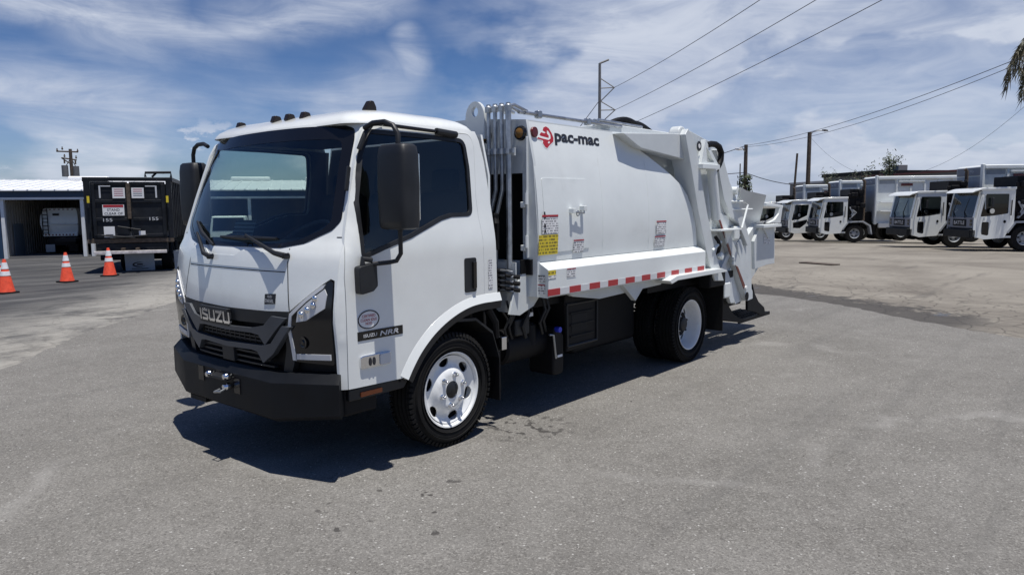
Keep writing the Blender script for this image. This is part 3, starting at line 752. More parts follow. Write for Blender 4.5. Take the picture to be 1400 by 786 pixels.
for s_ in (-1, 1):
    def ch(u, v, o): 
        d = Vector((.185, .47)).normalized(); return (-.035 + d.x * u - d.y * o, s_ * (.56 + d.y * u + d.x * o), v)
    MB().add([ch(.10, .46, .003), ch(.23, .46, .003), ch(.23, .56, .003), ch(.10, .56, .003)], [(0, 1, 2, 3)]).build('slot_shade_plate', 'gloss', bum)  # same dark plate for the shaded pocket in the chamfer
# tow gear on the bumper face
tg = [(0.119,0.572), (-0.102,0.584), (-0.095,0.515), (0.007,0.529)]
for (y, z) in tg[:3]:
    MB().lathe([(-.035, 0), (-.03, .016), (-.012, .026), (.012, .026), (.03, .016), (.035, 0)], (-.07, y, z), 'x', 14, closed=False).build('shackle_ball', 'chrome', T)
MB().b2((-.10, tg[1][0] - .02, tg[1][1] - .025), (-.03, tg[0][0] + .03, tg[1][1] - .005)).build('tow_plate', 'black', T, bevel=.004)
MB().tube([(-.035, tg[2][0], tg[2][1]), (-.13, tg[2][0] - .02, tg[2][1] - .02), (-.14, tg[2][0] + .04, tg[2][1] - .03), (-.035, tg[2][0] + .06, tg[2][1] - .01)], .008, 8).build('tow_loop', 'steel', T)
MB().b2((-.02, .30, .33), (.16, .52, .36)).build('tow_bracket', 'frame', T)
# wiper arms and blades
wq = [(-0.608,1.384), (0.235,1.353)]
wb_ = [(-0.161,1.505), (-0.458,1.487), (0.194,1.488), (0.538,1.508), (0.259,1.431), (0.680,1.586)]
for (b0, el, e0, e1) in ((wq[0], wb_[0], wb_[1], wb_[2]), (wq[1], wb_[3], wb_[4], wb_[5])):
    w = MB(); w.tube([F(*b0, .02), F(b0[0] * .85 + el[0] * .15, b0[1] * .85 + el[1] * .15, .05), F(*el, .040)], [.020, .016, .009], 8)
    wp = w.build('wiper_arm', 'black', T)
    w = MB(); w.tube([F(*e0, .012), F((e0[0] + e1[0]) / 2, (e0[1] + e1[1]) / 2, .030), F(*e1, .012)], [.009, .016, .009], 6); w.build('wiper_blade', 'black', wp)
    MB().lathe([(-.02, 0), (-.02, .016), (.02, .02), (.02, 0)], F(*b0, .02), 'x', 12, closed=False).build('wiper_pivot', 'gloss', wp)
# roof marker lights
for (y, x) in ((.68, .56), (.14, .52), (-.03, .52), (-.20, .53)):
    m_ = MB(); m_.prism([(x - .03, 2.285), (x + .05, 2.285), (x + .035, 2.328), (x - .01, 2.333)], 'y', y - .025, y + .025)
    m_.build('marker_light', 'ambdark', T, bevel=.008)
m_ = MB(); m_.prism([(.63, 2.28), (.73, 2.28), (.725, 2.335), (.705, 2.372), (.675, 2.372), (.64, 2.32)], 'y', -.735, -.685); m_.build('marker_light', 'ambdark', T, bevel=.008)
# vent strip on A-pillar
MB().patch(fillet([(.305, 1.78), (.33, 1.775), (.37, 1.92), (.345, 1.93)], .01, 3), [], .1, lambda u, v: S(u - .03, v, .008), (0, .012, 0)).build('pillar_vent', 'black', T, bevel=.002)
# drip visor above the door window
MB().tube([(.40, -.945, 2.03), (.44, -.962, 2.13), (.50, -.955, 2.19), (.60, -.95, 2.205)], .016, 8).build('mirror_arm_mount', 'black', T)
MB().tube([(.60, -.948, 2.195), (1.06, -.945, 2.185)], .012, 8).build('rain_deflector', 'gloss', T)
MB().tube([(1.06, -.945, 2.185), (1.25, -.945, 2.175)], .024, 10).build('rain_deflector_end', 'black', T)
# mirrors (both sides), head with rounded shell
for s_ in (-1, 1):
    mm = empty('mirror', (0, 0, 0)); mm.parent = T
    OFFs = OFF[0]
    hd = MB(); n = 20; levels = [(1.545, .70), (1.555, .90), (1.60, 1.0), (1.80, 1.04), (1.98, 1.0), (2.03, .92), (2.045, .72)]
    cx, cy = .455, -1.235
    for z, sc in levels:
        for k in range(n):
            a = 2 * pi * k / n; ca, sa = cos(a), sin(a); e = .45
            px_ = math.copysign(abs(ca) ** e, ca) * .075 * sc; py_ = math.copysign(abs(sa) ** e, sa) * .125 * (sc if sc > .9 else sc + .1)
            hd.v.append((cx + px_ + (z - 1.8) * .0, s_ * -1 * (cy + py_) * -1 if False else (cy + py_) * (1 if s_ < 0 else -1), z))
    for i in range(len(levels) - 1):
        for k in range(n): hd.f.append((i * n + k, i * n + (k + 1) % n, (i + 1) * n + (k + 1) % n, (i + 1) * n + k))
    hd.f += [tuple(range(n)), tuple(range((len(levels) - 1) * n, len(levels) * n))]
    mh = hd.build('mirror_head', 'black', T, ang=50)
    q = (1 if s_ < 0 else -1)
    MB().b2((cx + .074, q * (cy - .10), 1.60), (cx + .082, q * (cy + .10), 1.99)).build('mirror_glass', 'chrome', mh, bevel=.003)
    bpy.data.objects.remove(mm)
    MB().tube([(.44, q * -.955, 2.16), (.445, q * -1.03, 2.185), (.45, q * -1.13, 2.185), (.455, q * -1.20, 2.16), (.46, q * -1.235, 2.11), (.46, q * -1.235, 2.04)], .016, 10).build('mirror_arm', 'black', T)
    MB().tube([(.46, q * -1.235, 1.55), (.46, q * -1.235, 1.40), (.455, q * -1.20, 1.355), (.44, q * -1.15, 1.345), (.37, q * -1.07, 1.335)], .014, 10).build('mirror_arm', 'black', T)
    MB().prism(fillet([(.265, 1.325), (.40, 1.345), (.405, 1.20), (.37, 1.17), (.27, 1.155)], .02, 3), 'y', q * -1.03, q * -1.085).build('mirror_bracket', 'black', T, bevel=.008)
    MB().tube([(.31, q * -1.06, 1.33), (.31, q * -1.06, 1.37), (.37, q * -1.07, 1.36)], .018, 8).build('bracket_pivot', 'black', T)
# door markings
np_ = MB().b2((.275, -1.036, .868), (.638, -1.030, .925)).build('name_plate', 'gloss', T, bevel=.002)
lettering('ISUZU', lambda u, v: (.318 + u, -1.0375, .885 + v), 'silverfilm', np_, (.105, .021), bold=.02)
lettering('NRR', lambda u, v: (.445 + u, -1.0375, .880 + v), 'silverfilm', np_, (.155, .031), shear=.2, bold=.02)
def disc_poly(cx, cz, rx, rz, n=28): return [(cx + rx * cos(2 * pi * k / n), cz + rz * sin(2 * pi * k / n)) for k in range(n)]
ovd = MB().prism(disc_poly(.363, .994, .088, .062), 'y', -1.030, -1.0345).build('oval_sticker', 'paper', T, flat=True)
MB().patch(disc_poly(.363, .994, .085, .059), [disc_poly(.363, .994, .076, .051)], .05, lambda u, v: (u, -1.0355, v)).build('oval_rim', 'ink', ovd, flat=True)
for t_, z_, w_ in (('CERTIFIED', 1.008, .105), ('CLEAN IDLE', .984, .125), ('NOX', .962, .05)):
    lettering(t_, lambda u, v: (.363 - w_ / 2 + u, -1.0360, z_ + v), 'inkred', ovd, (w_, .017), bold=.01)
dl = MB().prism(fillet([(.285, .695), (.525, .695), (.525, .775), (.285, .775)], .015, 3), 'y', -1.03, -1.048).build('side_lamp', 'chrome', T, bevel=.006)
MB().prism(fillet([(.43, .70), (.515, .70), (.515, .77), (.43, .77)], .012, 3), 'y', -1.048, -1.056).build('lamp_lens', 'silverfilm', dl, bevel=.004)
for x in (.355, .385): MB().prism(disc_poly(x, .733, .011, .026, 12), 'y', -1.048, -1.052).build('reflector_dot', 'ink', dl, flat=True)
MB().patch([(1.475, 1.08), (1.52, 1.08), (1.515, 1.30), (1.475, 1.30)], [], .2, lambda u, v: S(u, v, .003)).build('side_sticker', 'print', T)
# step under the door
for s_ in (-1, 1):
    st = MB().prism([(.215, .50), (.66, .50), (.70, .555), (.66, .572), (.215, .575)], 'y', s_ * .70, s_ * 1.01).build('cab_step', 'black', T, bevel=.01)
    MB().b2((.30, s_ * 1.008, .515), (.47, s_ * 1.018, .545)).build('side_reflector', 'orangeref', st, bevel=.003)
MB().b2((.20, -.98, .40), (.46, -.72, .60)).build('step_box', 'frame', T, bevel=.02)

# ---- cab interior
dsh = MB(); dsh.prism([(.22, .98), (.60, .98), (.66, 1.25), (.60, 1.40), (.42, 1.46), (.22, 1.43)], 'y', -.93, .93); dsh.build('dashboard', 'dash', T, bevel=.03)
for (y0, y1) in ((-.88, -.38), (-.14, .22), (.30, .88)):
    st = MB(); st.prism([(.92, 1.10), (1.40, 1.10), (1.40, 1.26), (.92, 1.28)], 'y', y0, y1); st = st.build('seat', 'seat', T, bevel=.04)
    MB().prism([(1.32, 1.22), (1.46, 1.22), (1.50, 1.78), (1.40, 1.80)], 'y', y0 + .02, y1 - .02).build('seat_back', 'seat', st, bevel=.04)
    MB().prism([(1.40, 1.79), (1.50, 1.79), (1.50, 1.96), (1.42, 1.96)], 'y', (y0 + y1) / 2 - .12, (y0 + y1) / 2 + .12).build('headrest', 'seat', st, bevel=.03)
sw = MB(); ang_ = radians(35); c = Vector((.46, -.24, 1.46))
e1 = Vector((0, 1, 0)); e2 = Vector((cos(ang_), 0, sin(ang_))); e3 = e1.cross(e2)
sw.tube([c + (e1 * cos(2 * pi * k / 28) + e2 * sin(2 * pi * k / 28)) * .215 for k in range(28)], .015, 8, closed=True)
for a in (0, 2.2, 4.1): sw.tube([c, c + (e1 * cos(a) + e2 * sin(a)) * .21], .014, 6)
sw.tube([c, c + e3 * -.25 if e3.z > 0 else c + e3 * .25], [.045, .03], 12)
sw.build('steering_wheel', 'trim', T)
fl = MB().add([F(.16, 1.50, -.05), F(-.10, 1.50, -.05), F(-.10, 1.60, -.05), F(.16, 1.60, -.05)], [(0, 1, 2, 3)]).build('striped_card', 'bodygrey', T, flat=True)
for k in range(4):
    z = 1.507 + k * .026; MB().add([F(.16, z, -.046), F(-.10, z, -.046), F(-.10, z + .013, -.046), F(.16, z + .013, -.046)], [(0, 1, 2, 3)]).build('card_stripe', 'ink', fl, flat=True)

# ---- wheels
def wheel(cx, y_out, width, s_, style, double=False, steer=0.0):
    """y_out = outer face of the tyre on side s_ (-1 near, +1 far); tyre goes inward"""
    wt = MB(); R = .402; W_ = width
    # tyre section: (a inward from outer face, r)
    sec = [(.028, .262), (.012, .285), (.0, .325), (.006, .358), (.018, .378), (.034, .392)]
    gr = []
    for k in range(4):
        a = .055 + k * (W_ - .11) / 3
        gr += [(a - .007, .402), (a - .005, .391), (a + .005, .391), (a + .007, .402)]
    sec += gr + [(W_ - .034, .392), (W_ - .018, .378), (W_ - .006, .358), (W_, .325), (W_ - .012, .285), (W_ - .028, .262), (W_ / 2, .24)]
    pr = [(-s_ * a, r) for a, r in sec]
    wt.lathe(pr, (cx, y_out, .402), 'y', 72)
    # sidewall ribs
    for rr in (.352, .300, .345): wt.lathe([(s_ * .000, rr - .003), (s_ * .004, rr), (0, rr + .003), (-s_ * .01, rr)], (cx, y_out, .402), 'y', 72)
    tyre = wt.build('tyre', 'rubber', T, ang=28)
    # tread and shoulder lugs
    tl = MB(); nl = 66
    for k in range(nl):
        t = 2 * pi * k / nl
        for a, wd in ((.022, .036), (W_ - .022, .036)):
            tt = t + (.03 if a > .1 else 0)
            for r0, r1, aa, w2 in ((.376, .4045, a, wd),):
                cc = [(-s_ * (aa - w2 / 2), 0), (-s_ * (aa + w2 / 2), 0)]
                dt = .030
                vs = []
                for r in (r0, r1):
                    for (y, tq) in ((aa - w2 / 2 + (.010 if r == r1 and aa < .1 else 0), tt - dt), (aa + w2 / 2 - (.010 if r == r1 and aa > .1 else 0), tt - dt), (aa + w2 / 2 - (.010 if r == r1 and aa > .1 else 0), tt + dt), (aa - w2 / 2 + (.010 if r == r1 and aa < .1 else 0), tt + dt)):
                        vs.append((cx + r * cos(tq), y_out - s_ * y, .402 + r * sin(tq)))
                tl.add(vs, [(0, 1, 2, 3), (7, 6, 5, 4), (0, 4, 5, 1), (1, 5, 6, 2), (2, 6, 7, 3), (3, 7, 4, 0)])
        if double or True:
            for j in range(3):
                a = .055 + (j + .5) * (W_ - .11) / 3; w2 = (W_ - .11) / 3 - .018; tq0 = t + j * .035; vs = []
                for r in (.398, .4035):
                    for yy, q_ in ((a - w2 / 2, tq0 - .042), (a + w2 / 2, tq0 - .030), (a + w2 / 2, tq0 + .060), (a - w2 / 2, tq0 + .048)):
                        vs.append((cx + r * cos(q_), y_out - s_ * yy, .402 + r * sin(q_)))
                tl.add(vs, [(0, 1, 2, 3), (7, 6, 5, 4), (0, 4, 5, 1), (1, 5, 6, 2), (2, 6, 7, 3), (3, 7, 4, 0)])
    lug = tl.build('tread_blocks', 'rubber', tyre, flat=True); lug['kind'] = 'stuff'
    # rim
    b = MB()
    yo = lambda a: -s_ * a
    b.lathe([(yo(.018), .262), (yo(.010), .268), (yo(.012), .258), (yo(.030), .248), (yo(.050), .240), (yo(W_ - .05), .236), (yo(W_ - .03), .262), (yo(W_ - .06), .250), (yo(.05), .250)], (cx, y_out, .402), 'y', 64)
    rim = b.build('rim', 'wheelwhite', T, ang=40)
    if style == 'front': dp = [(.0, .012), (.075, .012), (.135, .014), (.150, .030), (.175, .050), (.205, .055), (.236, .030)]
    else: dp = [(.0, .130), (.075, .130), (.14, .135), (.16, .150), (.20, .160), (.238, .165)]
    depth = [(r, d) for r, d in dp]
    holes = []
    hr, hs = (.200, (.047, .031)) if style == 'front' else (.190, (.042, .028))
    nh = 6 if style == 'front' else 8
    for k in range(nh):
        t = 2 * pi * (k + .5) / nh + .2
        hp = []
        for j in range(12):
            a = 2 * pi * j / 12; rr = hr + hs[1] * sin(a); tt = t + hs[0] * cos(a) / hr; hp.append((rr * cos(tt), rr * sin(tt)))
        holes.append(hp)
    circ = [(.241 * cos(2 * pi * k / 48), .241 * sin(2 * pi * k / 48)) for k in range(48)]
    hubh = [(.062 * cos(2 * pi * k / 20), .062 * sin(2 * pi * k / 20)) for k in range(20)]
    b = MB(); b.patch(circ, holes + [hubh], .022, lambda u, v: (cx + u, y_out + yo(interp(depth, sqrt(u * u + v * v))), .402 + v), (0, -s_ * .010, 0))
    b.build('wheel_disc', 'wheelwhite', rim, ang=50)
    f = interp(depth, .1)
    if style != 'front': MB().lathe([(yo(f + .004), .13), (yo(f - .006), .13), (yo(f - .006), .085), (yo(f + .004), .085)], (cx, y_out, .402), 'y', 32).build('hub_ring', 'frame', rim)
    for k in range(6):
        t = 2 * pi * k / 6 + .3; x, z = cx + .108 * cos(t), .402 + .108 * sin(t)
        MB().lathe([(yo(f + .002), .020), (yo(f - .006), .019), (yo(f - .008), .014), (yo(f - .030), .013), (yo(f - .038), .008), (yo(f - .038), 0)], (x, y_out, z), 'y', 10, closed=False).build('wheel_nut', 'chrome' if style == 'front' else 'black', rim)
    hc = MB()
    if style == 'front': hc.lathe([(yo(f + .03), .062), (yo(f + .0), .058), (yo(f - .012), .040), (yo(f - .014), 0)], (cx, y_out, .402), 'y', 24, closed=False)
    else: hc.lathe([(yo(f + .01), .078), (yo(f - .05), .072), (yo(f - .058), .055), (yo(f - .06), 0)], (cx, y_out, .402), 'y', 24, closed=False)
    hc.build('hub', 'black', rim, ang=35)
    MB().lathe([(yo(.085 if style == 'front' else .185), 0), (yo(.085 if style == 'front' else .185), .233), (yo(.20), .233), (yo(.20), 0)], (cx, y_out, .402), 'y', 32).build('wheel_back_disc', 'frame', rim)  # solid black disc filling the rim, puts shade behind the hand holes
WB = 3.574
wheel(1.10, -1.025, .225, -1, 'front'); wheel(1.10, 1.025, .225, 1, 'front')
for s_ in (-1, 1):
    wheel(1.10 + WB, s_ * 1.075, .225, s_, 'rear'); wheel(1.10 + WB, s_ * .795, .225, s_, 'rear')

# ---- chassis
ch = MB()
for s_ in (-1, 1): ch.b2((.4, s_ * .37, .62), (5.6, s_ * .44, .86))
for x in (.6, 1.9, 2.8, 3.7, 4.3, 5.4): ch.b2((x, -.37, .66), (x + .08, .37, .82))
ch.build('chassis_frame', 'frame', T, bevel=.006)
MB().cyl((1.10, -.85, .402), (1.10, .85, .402), .055).build('front_axle', 'frame', T)
ax = MB(); ax.cyl((1.1 + WB, -.95, .402), (1.1 + WB, .95, .402), .075); ax.lathe([(-.16, 0), (-.13, .12), (0, .19), (.13, .12), (.16, 0)], (1.1 + WB, 0, .402), 'x', 20, closed=False)
ax.build('rear_axle', 'frame', T)
MB().cyl((2.0, 0, .58), (1.1 + WB, 0, .45), .045).build('drive_shaft', 'frame', T)
MB().b2((.6, -.42, .45), (1.9, .42, 1.0)).build('engine', 'frame', T, bevel=.05)
for s_ in (-1, 1):
    # inner wheel arch and mud flap of the front wheel
    ww = MB(); pts = [(.62, .55), (.72, .72), (.88, .84), (1.1, .88), (1.35, .86), (1.53, .74), (1.60, .55), (1.62, .28)]
    for a, b in zip(pts, pts[1:]): ww.add([(a[0], s_ * 1.02, a[1]), (b[0], s_ * 1.02, b[1]), (b[0], s_ * .55, b[1]), (a[0], s_ * .55, a[1]), (a[0] , s_ * 1.02, a[1] + .02), (b[0], s_ * 1.02, b[1] + .02), (b[0], s_ * .55, b[1] + .02), (a[0], s_ * .55, a[1] + .02)], [(0, 1, 2, 3), (7, 6, 5, 4), (0, 4, 5, 1), (2, 6, 7, 3)])
    ww.build('inner_arch', 'black', T)
    MB().b2((1.60, s_ * .62, .22), (1.615, s_ * 1.02, .60)).build('mud_flap', 'frame', T, bevel=.004)
MB().b2((1.625, -1.03, .60), (1.68, -.99, .70)).build('latch_light', 'chrome', T, bevel=.006)
MB().tube([(1.50, -1.0, .93), (1.58, -1.0, .82), (1.60, -.99, .70)], .028, 8).build('cab_hinge_strut', 'frame', T)
# near-side equipment between the axles
bb = MB().prism([(2.47, .95), (2.96, .95), (2.96, .47), (2.50, .44)], 'y', -1.0, -.50).build('tool_box', 'frame', T, bevel=.015)
for a, b in (((2.48, .85), (2.95, .85)), ((2.50, .49), (2.95, .49)), ((2.49, .85), (2.50, .49)), ((2.95, .85), (2.95, .49))):
    MB().tube([(a[0], -1.006, a[1]), (b[0], -1.006, b[1])], .011, 6).build('box_rim', 'black', bb)
MB().b2((2.56, -1.004, .60), (2.80, -.99, .76)).build('box_panel', 'bumper', bb, bevel=.01)
MB().lathe([(0, 0), (0, .12), (.02, .14), (.52, .14), (.54, .12), (.54, 0)], (1.80, -.80, .56), 'x', 24, closed=False).build('air_tank', 'frame', T)
df = MB().prism(fillet([(2.30, .27), (2.46, .27), (2.46, .60), (2.32, .72)], .05, 4), 'y', -1.0, -.74).build('fluid_tank', 'frame', T, bevel=.02)
MB().lathe([(-.02, 0), (-.02, .024), (.02, .024), (.03, .02), (.03, 0)], (2.35, -1.02, .66), 'y', 16, closed=False).build('filler_cap', 'blue', df)
MB().tube([(2.24, -1.01, .63), (2.29, -1.015, .62), (2.33, -1.01, .42)], .009, 8).build('grab_tube', 'steel', df)
MB().b2((2.36, -1.004, .42), (2.43, -1.001, .44)).build('tank_sticker', 'paper', df)
MB().b2((2.02, -.96, .80), (2.09, -.95, .83)).build('bracket_tag', 'paper', T)
for k in range(6):
    x = 1.74 + k * .11; y = -.98 + .05 * (k % 2)
    MB().tube([(x, y, .96), (x + .02, y - .02, .84), (x - .03, y, .74), (x + .03, y + .02, .64)], .010 + .004 * (k % 3), 6).build('brake_hose', 'black', T)
MB().b2((1.86, -.97, .66), (2.04, -.86, .80)).build('air_dryer', 'black', T, bevel=.02)
MB().lathe([(0, 0), (0, .05), (.16, .05), (.18, .03), (.18, 0)], (2.12, -.90, .56), 'z', 16, closed=False).build('filter_canister', 'bumper', T)
for k in range(3): MB().b2((2.54, -1.012, .56 + k * .10), (2.90, -1.004, .575 + k * .10)).build('box_step', 'bumper', T, bevel=.003)
lf_ = MB()
for k in range(5): lf_.b2((.55 + k * .06, -.66, .50 - k * .012), (1.65 - k * .06, -.58, .51 - k * .012))
lf_.build('leaf_spring', 'frame', T)
hz_ = MB()
for k in range(9):
    x = 1.72 + k * .16; hz_.tube([(x, -.7 - .2 * random.random(), .95), (x + random.uniform(-.08, .1), -.95 + .2 * random.random(), .7), (x + random.uniform(-.1, .12), -.8, .42 + .2 * random.random())], random.uniform(.008, .02), 6)
hz_.build('air_hoses', 'frame', T)
MB().b2((2.98, -.72, .30), (4.12, -.46, .95)).build('fuel_tank', 'frame', T, bevel=.05)
MB().b2((1.75, .50, .22), (4.2, 1.0, .96)).build('far_side_tank', 'frame', T, bevel=.05)
MB().b2((4.95, .45, .35), (6.2, 1.0, .9)).build('rear_cross_box', 'frame', T, bevel=.03)
for s_ in (-1, 1):
    MB().b2((5.28, s_ * .66, .26), (5.295, s_ * 1.16, .95)).build('mud_flap', 'rubber', T, bevel=.004)
OFF[0] = Vector((3.0, 0, 0))

# ================================================================== refuse body
YB = [(.99, 1.13), (1.26, 1.133), (1.36, 1.142), (1.58, 1.142), (1.80, 1.125), (2.02, 1.095), (2.18, 1.06), (2.32, 1.03), (2.36, 1.02)]
def B(x, z, o=0., s=-1):
    """body side: gently bulged sheet"""
    return (x, s * (sinterp(YB, z) + o), z)
# outline of the bulged side sheet in (x, z); rear edge is the sweeping curve
rear = [(3.226,2.317), (3.352,2.274), (3.482,2.222), (3.686,2.146), (3.900,2.059), (4.124,1.967), (4.313,1.870), (4.429,1.768), (4.516,1.640), (4.588,1.488), (4.649,1.240)]
rear = [(x, min(z, 2.32)) for x, z in rear]
side = [(1.93, 1.25), (1.93, 2.33), (2.4, 2.33)] + [(rear[0][0], 2.33)] + rear[1:-1] + [(rear[-1][0], 1.25)]
# roof line as seen dips very slightly towards the rear
for s_ in (-1, 1):
    MB().patch(side, [], .10, lambda u, v: B(u, v, 0, s_), (0, -s_ * .05, 0)).build('side_sheet', 'bodywhite', T, ang=30)
XR = 4.70
# inner hull set in behind the sheet
hull = MB()
cs = [(-.82, .98), (-.86, 1.3), (-.86, 1.9), (-.84, 2.25), (-.80, 2.33), (-.5, 2.375), (0, 2.39), (.5, 2.375), (.80, 2.33), (.84, 2.25), (.86, 1.9), (.86, 1.3), (.82, .98)]
hull.prism(cs, 'x', 2.40, XR)
hull.build('body_hull', 'innerwhite', T, ang=40)
MB().patch([(1.93, -1.03), (rear[0][0] + .1, -1.03), (rear[0][0] + .1, 1.03), (1.93, 1.03)], [], .3, lambda u, v: (u, v, 2.33 + .045 * (1 - (v / 1.03) ** 2)), (0, 0, -.04)).build('roof_sheet', 'bodywhite', T)
# weld beads down the side sheet
for xw, z0, z1 in ((2.83, 1.27, 2.32), (3.62, 1.27, 2.08)):
    wb0 = MB()
    for k in range(24):
        za, zb = z0 + (z1 - z0) * k / 24, z0 + (z1 - z0) * (k + 1) / 24
        wb0.add([B(xw - .006, za), B(xw, za, .0022), B(xw + .006, za), B(xw - .006, zb), B(xw, zb, .0022), B(xw + .006, zb)], [(0, 1, 4, 3), (1, 2, 5, 4)])
    wb0.build('weld_bead', 'bodywhite', T)
# raised hatch on the near side with hinge lugs and handle
hp = [(2.0, 1.31), (2.0, 1.89), (2.60, 1.895), (2.62, 1.33)]
MB().patch(fillet(hp, .02, 3), [], .08, lambda u, v: B(u, v, .004), (0, .01, 0)).build('side_hatch', 'bodywhite', T, ang=25)
hx = [(2.345,1.627), (2.416,1.615), (2.500,1.637), (2.196,1.594)]
MB().box((hx[0][0], -1.165, hx[0][1] + .01), (.035, .05, .04)).build('hatch_lug', 'bodywhite', T, bevel=.004)
MB().box((hx[2][0], -1.165, hx[2][1] + .02), (.04, .05, .04)).build('hatch_lug', 'bodywhite', T, bevel=.004)
MB().tube([(hx[2][0], -1.17, hx[2][1] + .03), (hx[2][0] - .01, -1.18, hx[2][1] - .02), (hx[0][0], -1.175, hx[0][1])], .007, 6).build('hatch_pin', 'steel', T)
MB().tube([(hx[1][0] + .02 * cos(a), -1.17, hx[1][1] + .02 * sin(a)) for a in [k * pi / 5 for k in range(10)]], .005, 6, closed=True).build('hatch_ring', 'steel', T)
# rail along the top edge
MB().tube([(1.95, -1.0, 2.385), (3.35, -1.0, 2.385)], .014, 8).build('roof_rail', 'steel', T)
MB().tube([(1.95, -.94, 2.395), (3.35, -.94, 2.395)], .014, 8).build('roof_rail', 'steel', T)
for x in (2.12, 2.8): MB().box((x, -1.0, 2.385), (.05, .05, .06)).build('rail_clamp', 'steel', T, bevel=.01)
# ledge along the bottom
led = [(-1.10, 1.262), (-1.222, 1.192), (-1.222, .985), (-1.195, .975), (-1.05, .985)]
for s_ in (-1, 1):
    lp = [(s_ * -y, z) for y, z in led]
    MB().prism(lp, 'x', 1.95, 4.68).build('side_ledge', 'bodywhite', T, bevel=.004)
MB().patch([(-1.222, .975), (-1.222, 1.192), (-1.10, 1.262), (-.98, 1.262), (-.98, .985)], [], .4, lambda u, v: (1.945, u, v)).build('ledge_end', 'bodywhite', T)
rx = [(1.939,1.021), (2.085,1.025), (2.235,1.040), (2.384,1.038), (2.531,1.037), (2.680,1.037), (2.816,1.044), (2.970,1.044), (3.113,1.045), (3.254,1.047), (3.398,1.050), (3.544,1.052), (3.686,1.055), (3.824,1.059), (3.971,1.063), (4.108,1.060), (4.251,1.065), (4.381,1.064), (4.520,1.062), (4.653,1.068)]
xs_ = [p[0] for p in rx]; pr_ = (xs_[-1] - xs_[0]) / 9.58
for k in range(19):
    r0 = xs_[0] + (k // 2) * (pr_) + (0 if k % 2 == 0 else pr_ * .56); w = pr_ * .56 if k % 2 == 0 else pr_ * .44
    for s_ in (-1, 1):
        MB().b2((r0, s_ * 1.2215, .992), (r0 + w - .0005, s_ * 1.2245, 1.043)).build('reflective_tape', 'red' if k % 2 == 0 else 'silverfilm', T, flat=True)
# underside skirt
MB().prism([(2.35, .97), (4.0, .97), (3.95, .90), (2.85, .87), (2.45, .93)], 'y', -1.10, -1.06).build('lower_skirt', 'innerwhite', T, bevel=.004)
MB().prism([(3.14, .975), (3.60, .975), (3.38, .80)], 'y', -1.15, -1.10).build('skirt_gusset', 'innerwhite', T, bevel=.006)
MB().b2((1.95, -.95, .86), (4.7, .95, .975)).build('sub_frame', 'frame', T, bevel=.01)
# rear fender shelf
for s_ in (-1, 1):
    MB().prism([(3.74, .965), (3.90, 1.0), (4.92, 1.0), (5.05, .97), (5.05, .955), (3.92, .955), (3.80, .93)], 'y', s_ * 1.00, s_ * 1.30).build('rear_fender', 'bodywhite', T, bevel=.004)
    MB().b2((3.95, s_ * .62, .80), (5.10, s_ * .95, .95)).build('fender_liner', 'frame', T)
    MB().b2((4.9, s_ * 1.02, .78), (5.30, s_ * 1.18, .95)).build('fender_bracket', 'frame', T, bevel=.02)
# ---- front wall, columns and piping behind the cab
fw = MB().patch([(-1.13, .98), (-1.14, 1.45), (-1.10, 2.0), (-1.03, 2.33), (-.5, 2.375), (.5, 2.375), (1.03, 2.33), (1.10, 2.0), (1.14, 1.45), (1.13, .98)], [[(-.995, 1.255), (-.995, 1.93), (.90, 1.93), (.90, 1.255)]], .25, lambda u, v: (1.925, u, v), (.03, 0, 0)).build('front_wall', 'innerwhite', T)
MB().b2((2.35, -1.02, 1.0), (2.38, .89, 2.0)).build('inner_bulkhead', 'frame', T)
MB().b2((1.97, -1.02, 1.0), (2.37, -.998, 1.95)).build('opening_cheek', 'frame', T)
MB().prism([(-1.045, 1.28), (-1.055, 1.28), (-1.055, 2.2), (-1.045, 2.2)], 'x', 1.90, 1.925).build('wall_rib', 'innerwhite', T, bevel=.003)
MB().b2((1.90, -1.09, 1.15), (1.925, -1.0, 1.27)).build('wall_bracket', 'frame', T)
for z in (1.36, 1.69):
    MB().b2((1.885, -1.04, z - .025), (1.925, -1.0, z + .02)).build('hinge_barrel', 'bodywhite', T, bevel=.006)
    MB().cyl((1.89, -1.06, z), (1.89, -1.06, z + .09), .016).build('hinge_pin', 'bodywhite', T)
for y in (-.985, -.63):
    MB().lathe([(0, 0), (-.02, .022), (-.022, .05), (0, .058)], (1.92, y, 2.23), 'x', 20, closed=False).build('marker_bezel', 'gloss', T)
    MB().lathe([(-.03, 0), (-.026, .02), (-.018, .038), (0, .04)], (1.915, y, 2.23), 'x', 20, closed=False).build('body_marker_light', 'amber', T)
rl = [(1.995,2.238)]
MB().prism(disc_poly(rl[0][0] - .005, rl[0][1], .036, .04, 24), 'y', -1.045, -1.072).build('side_marker_light', 'redlens', T, bevel=.004)
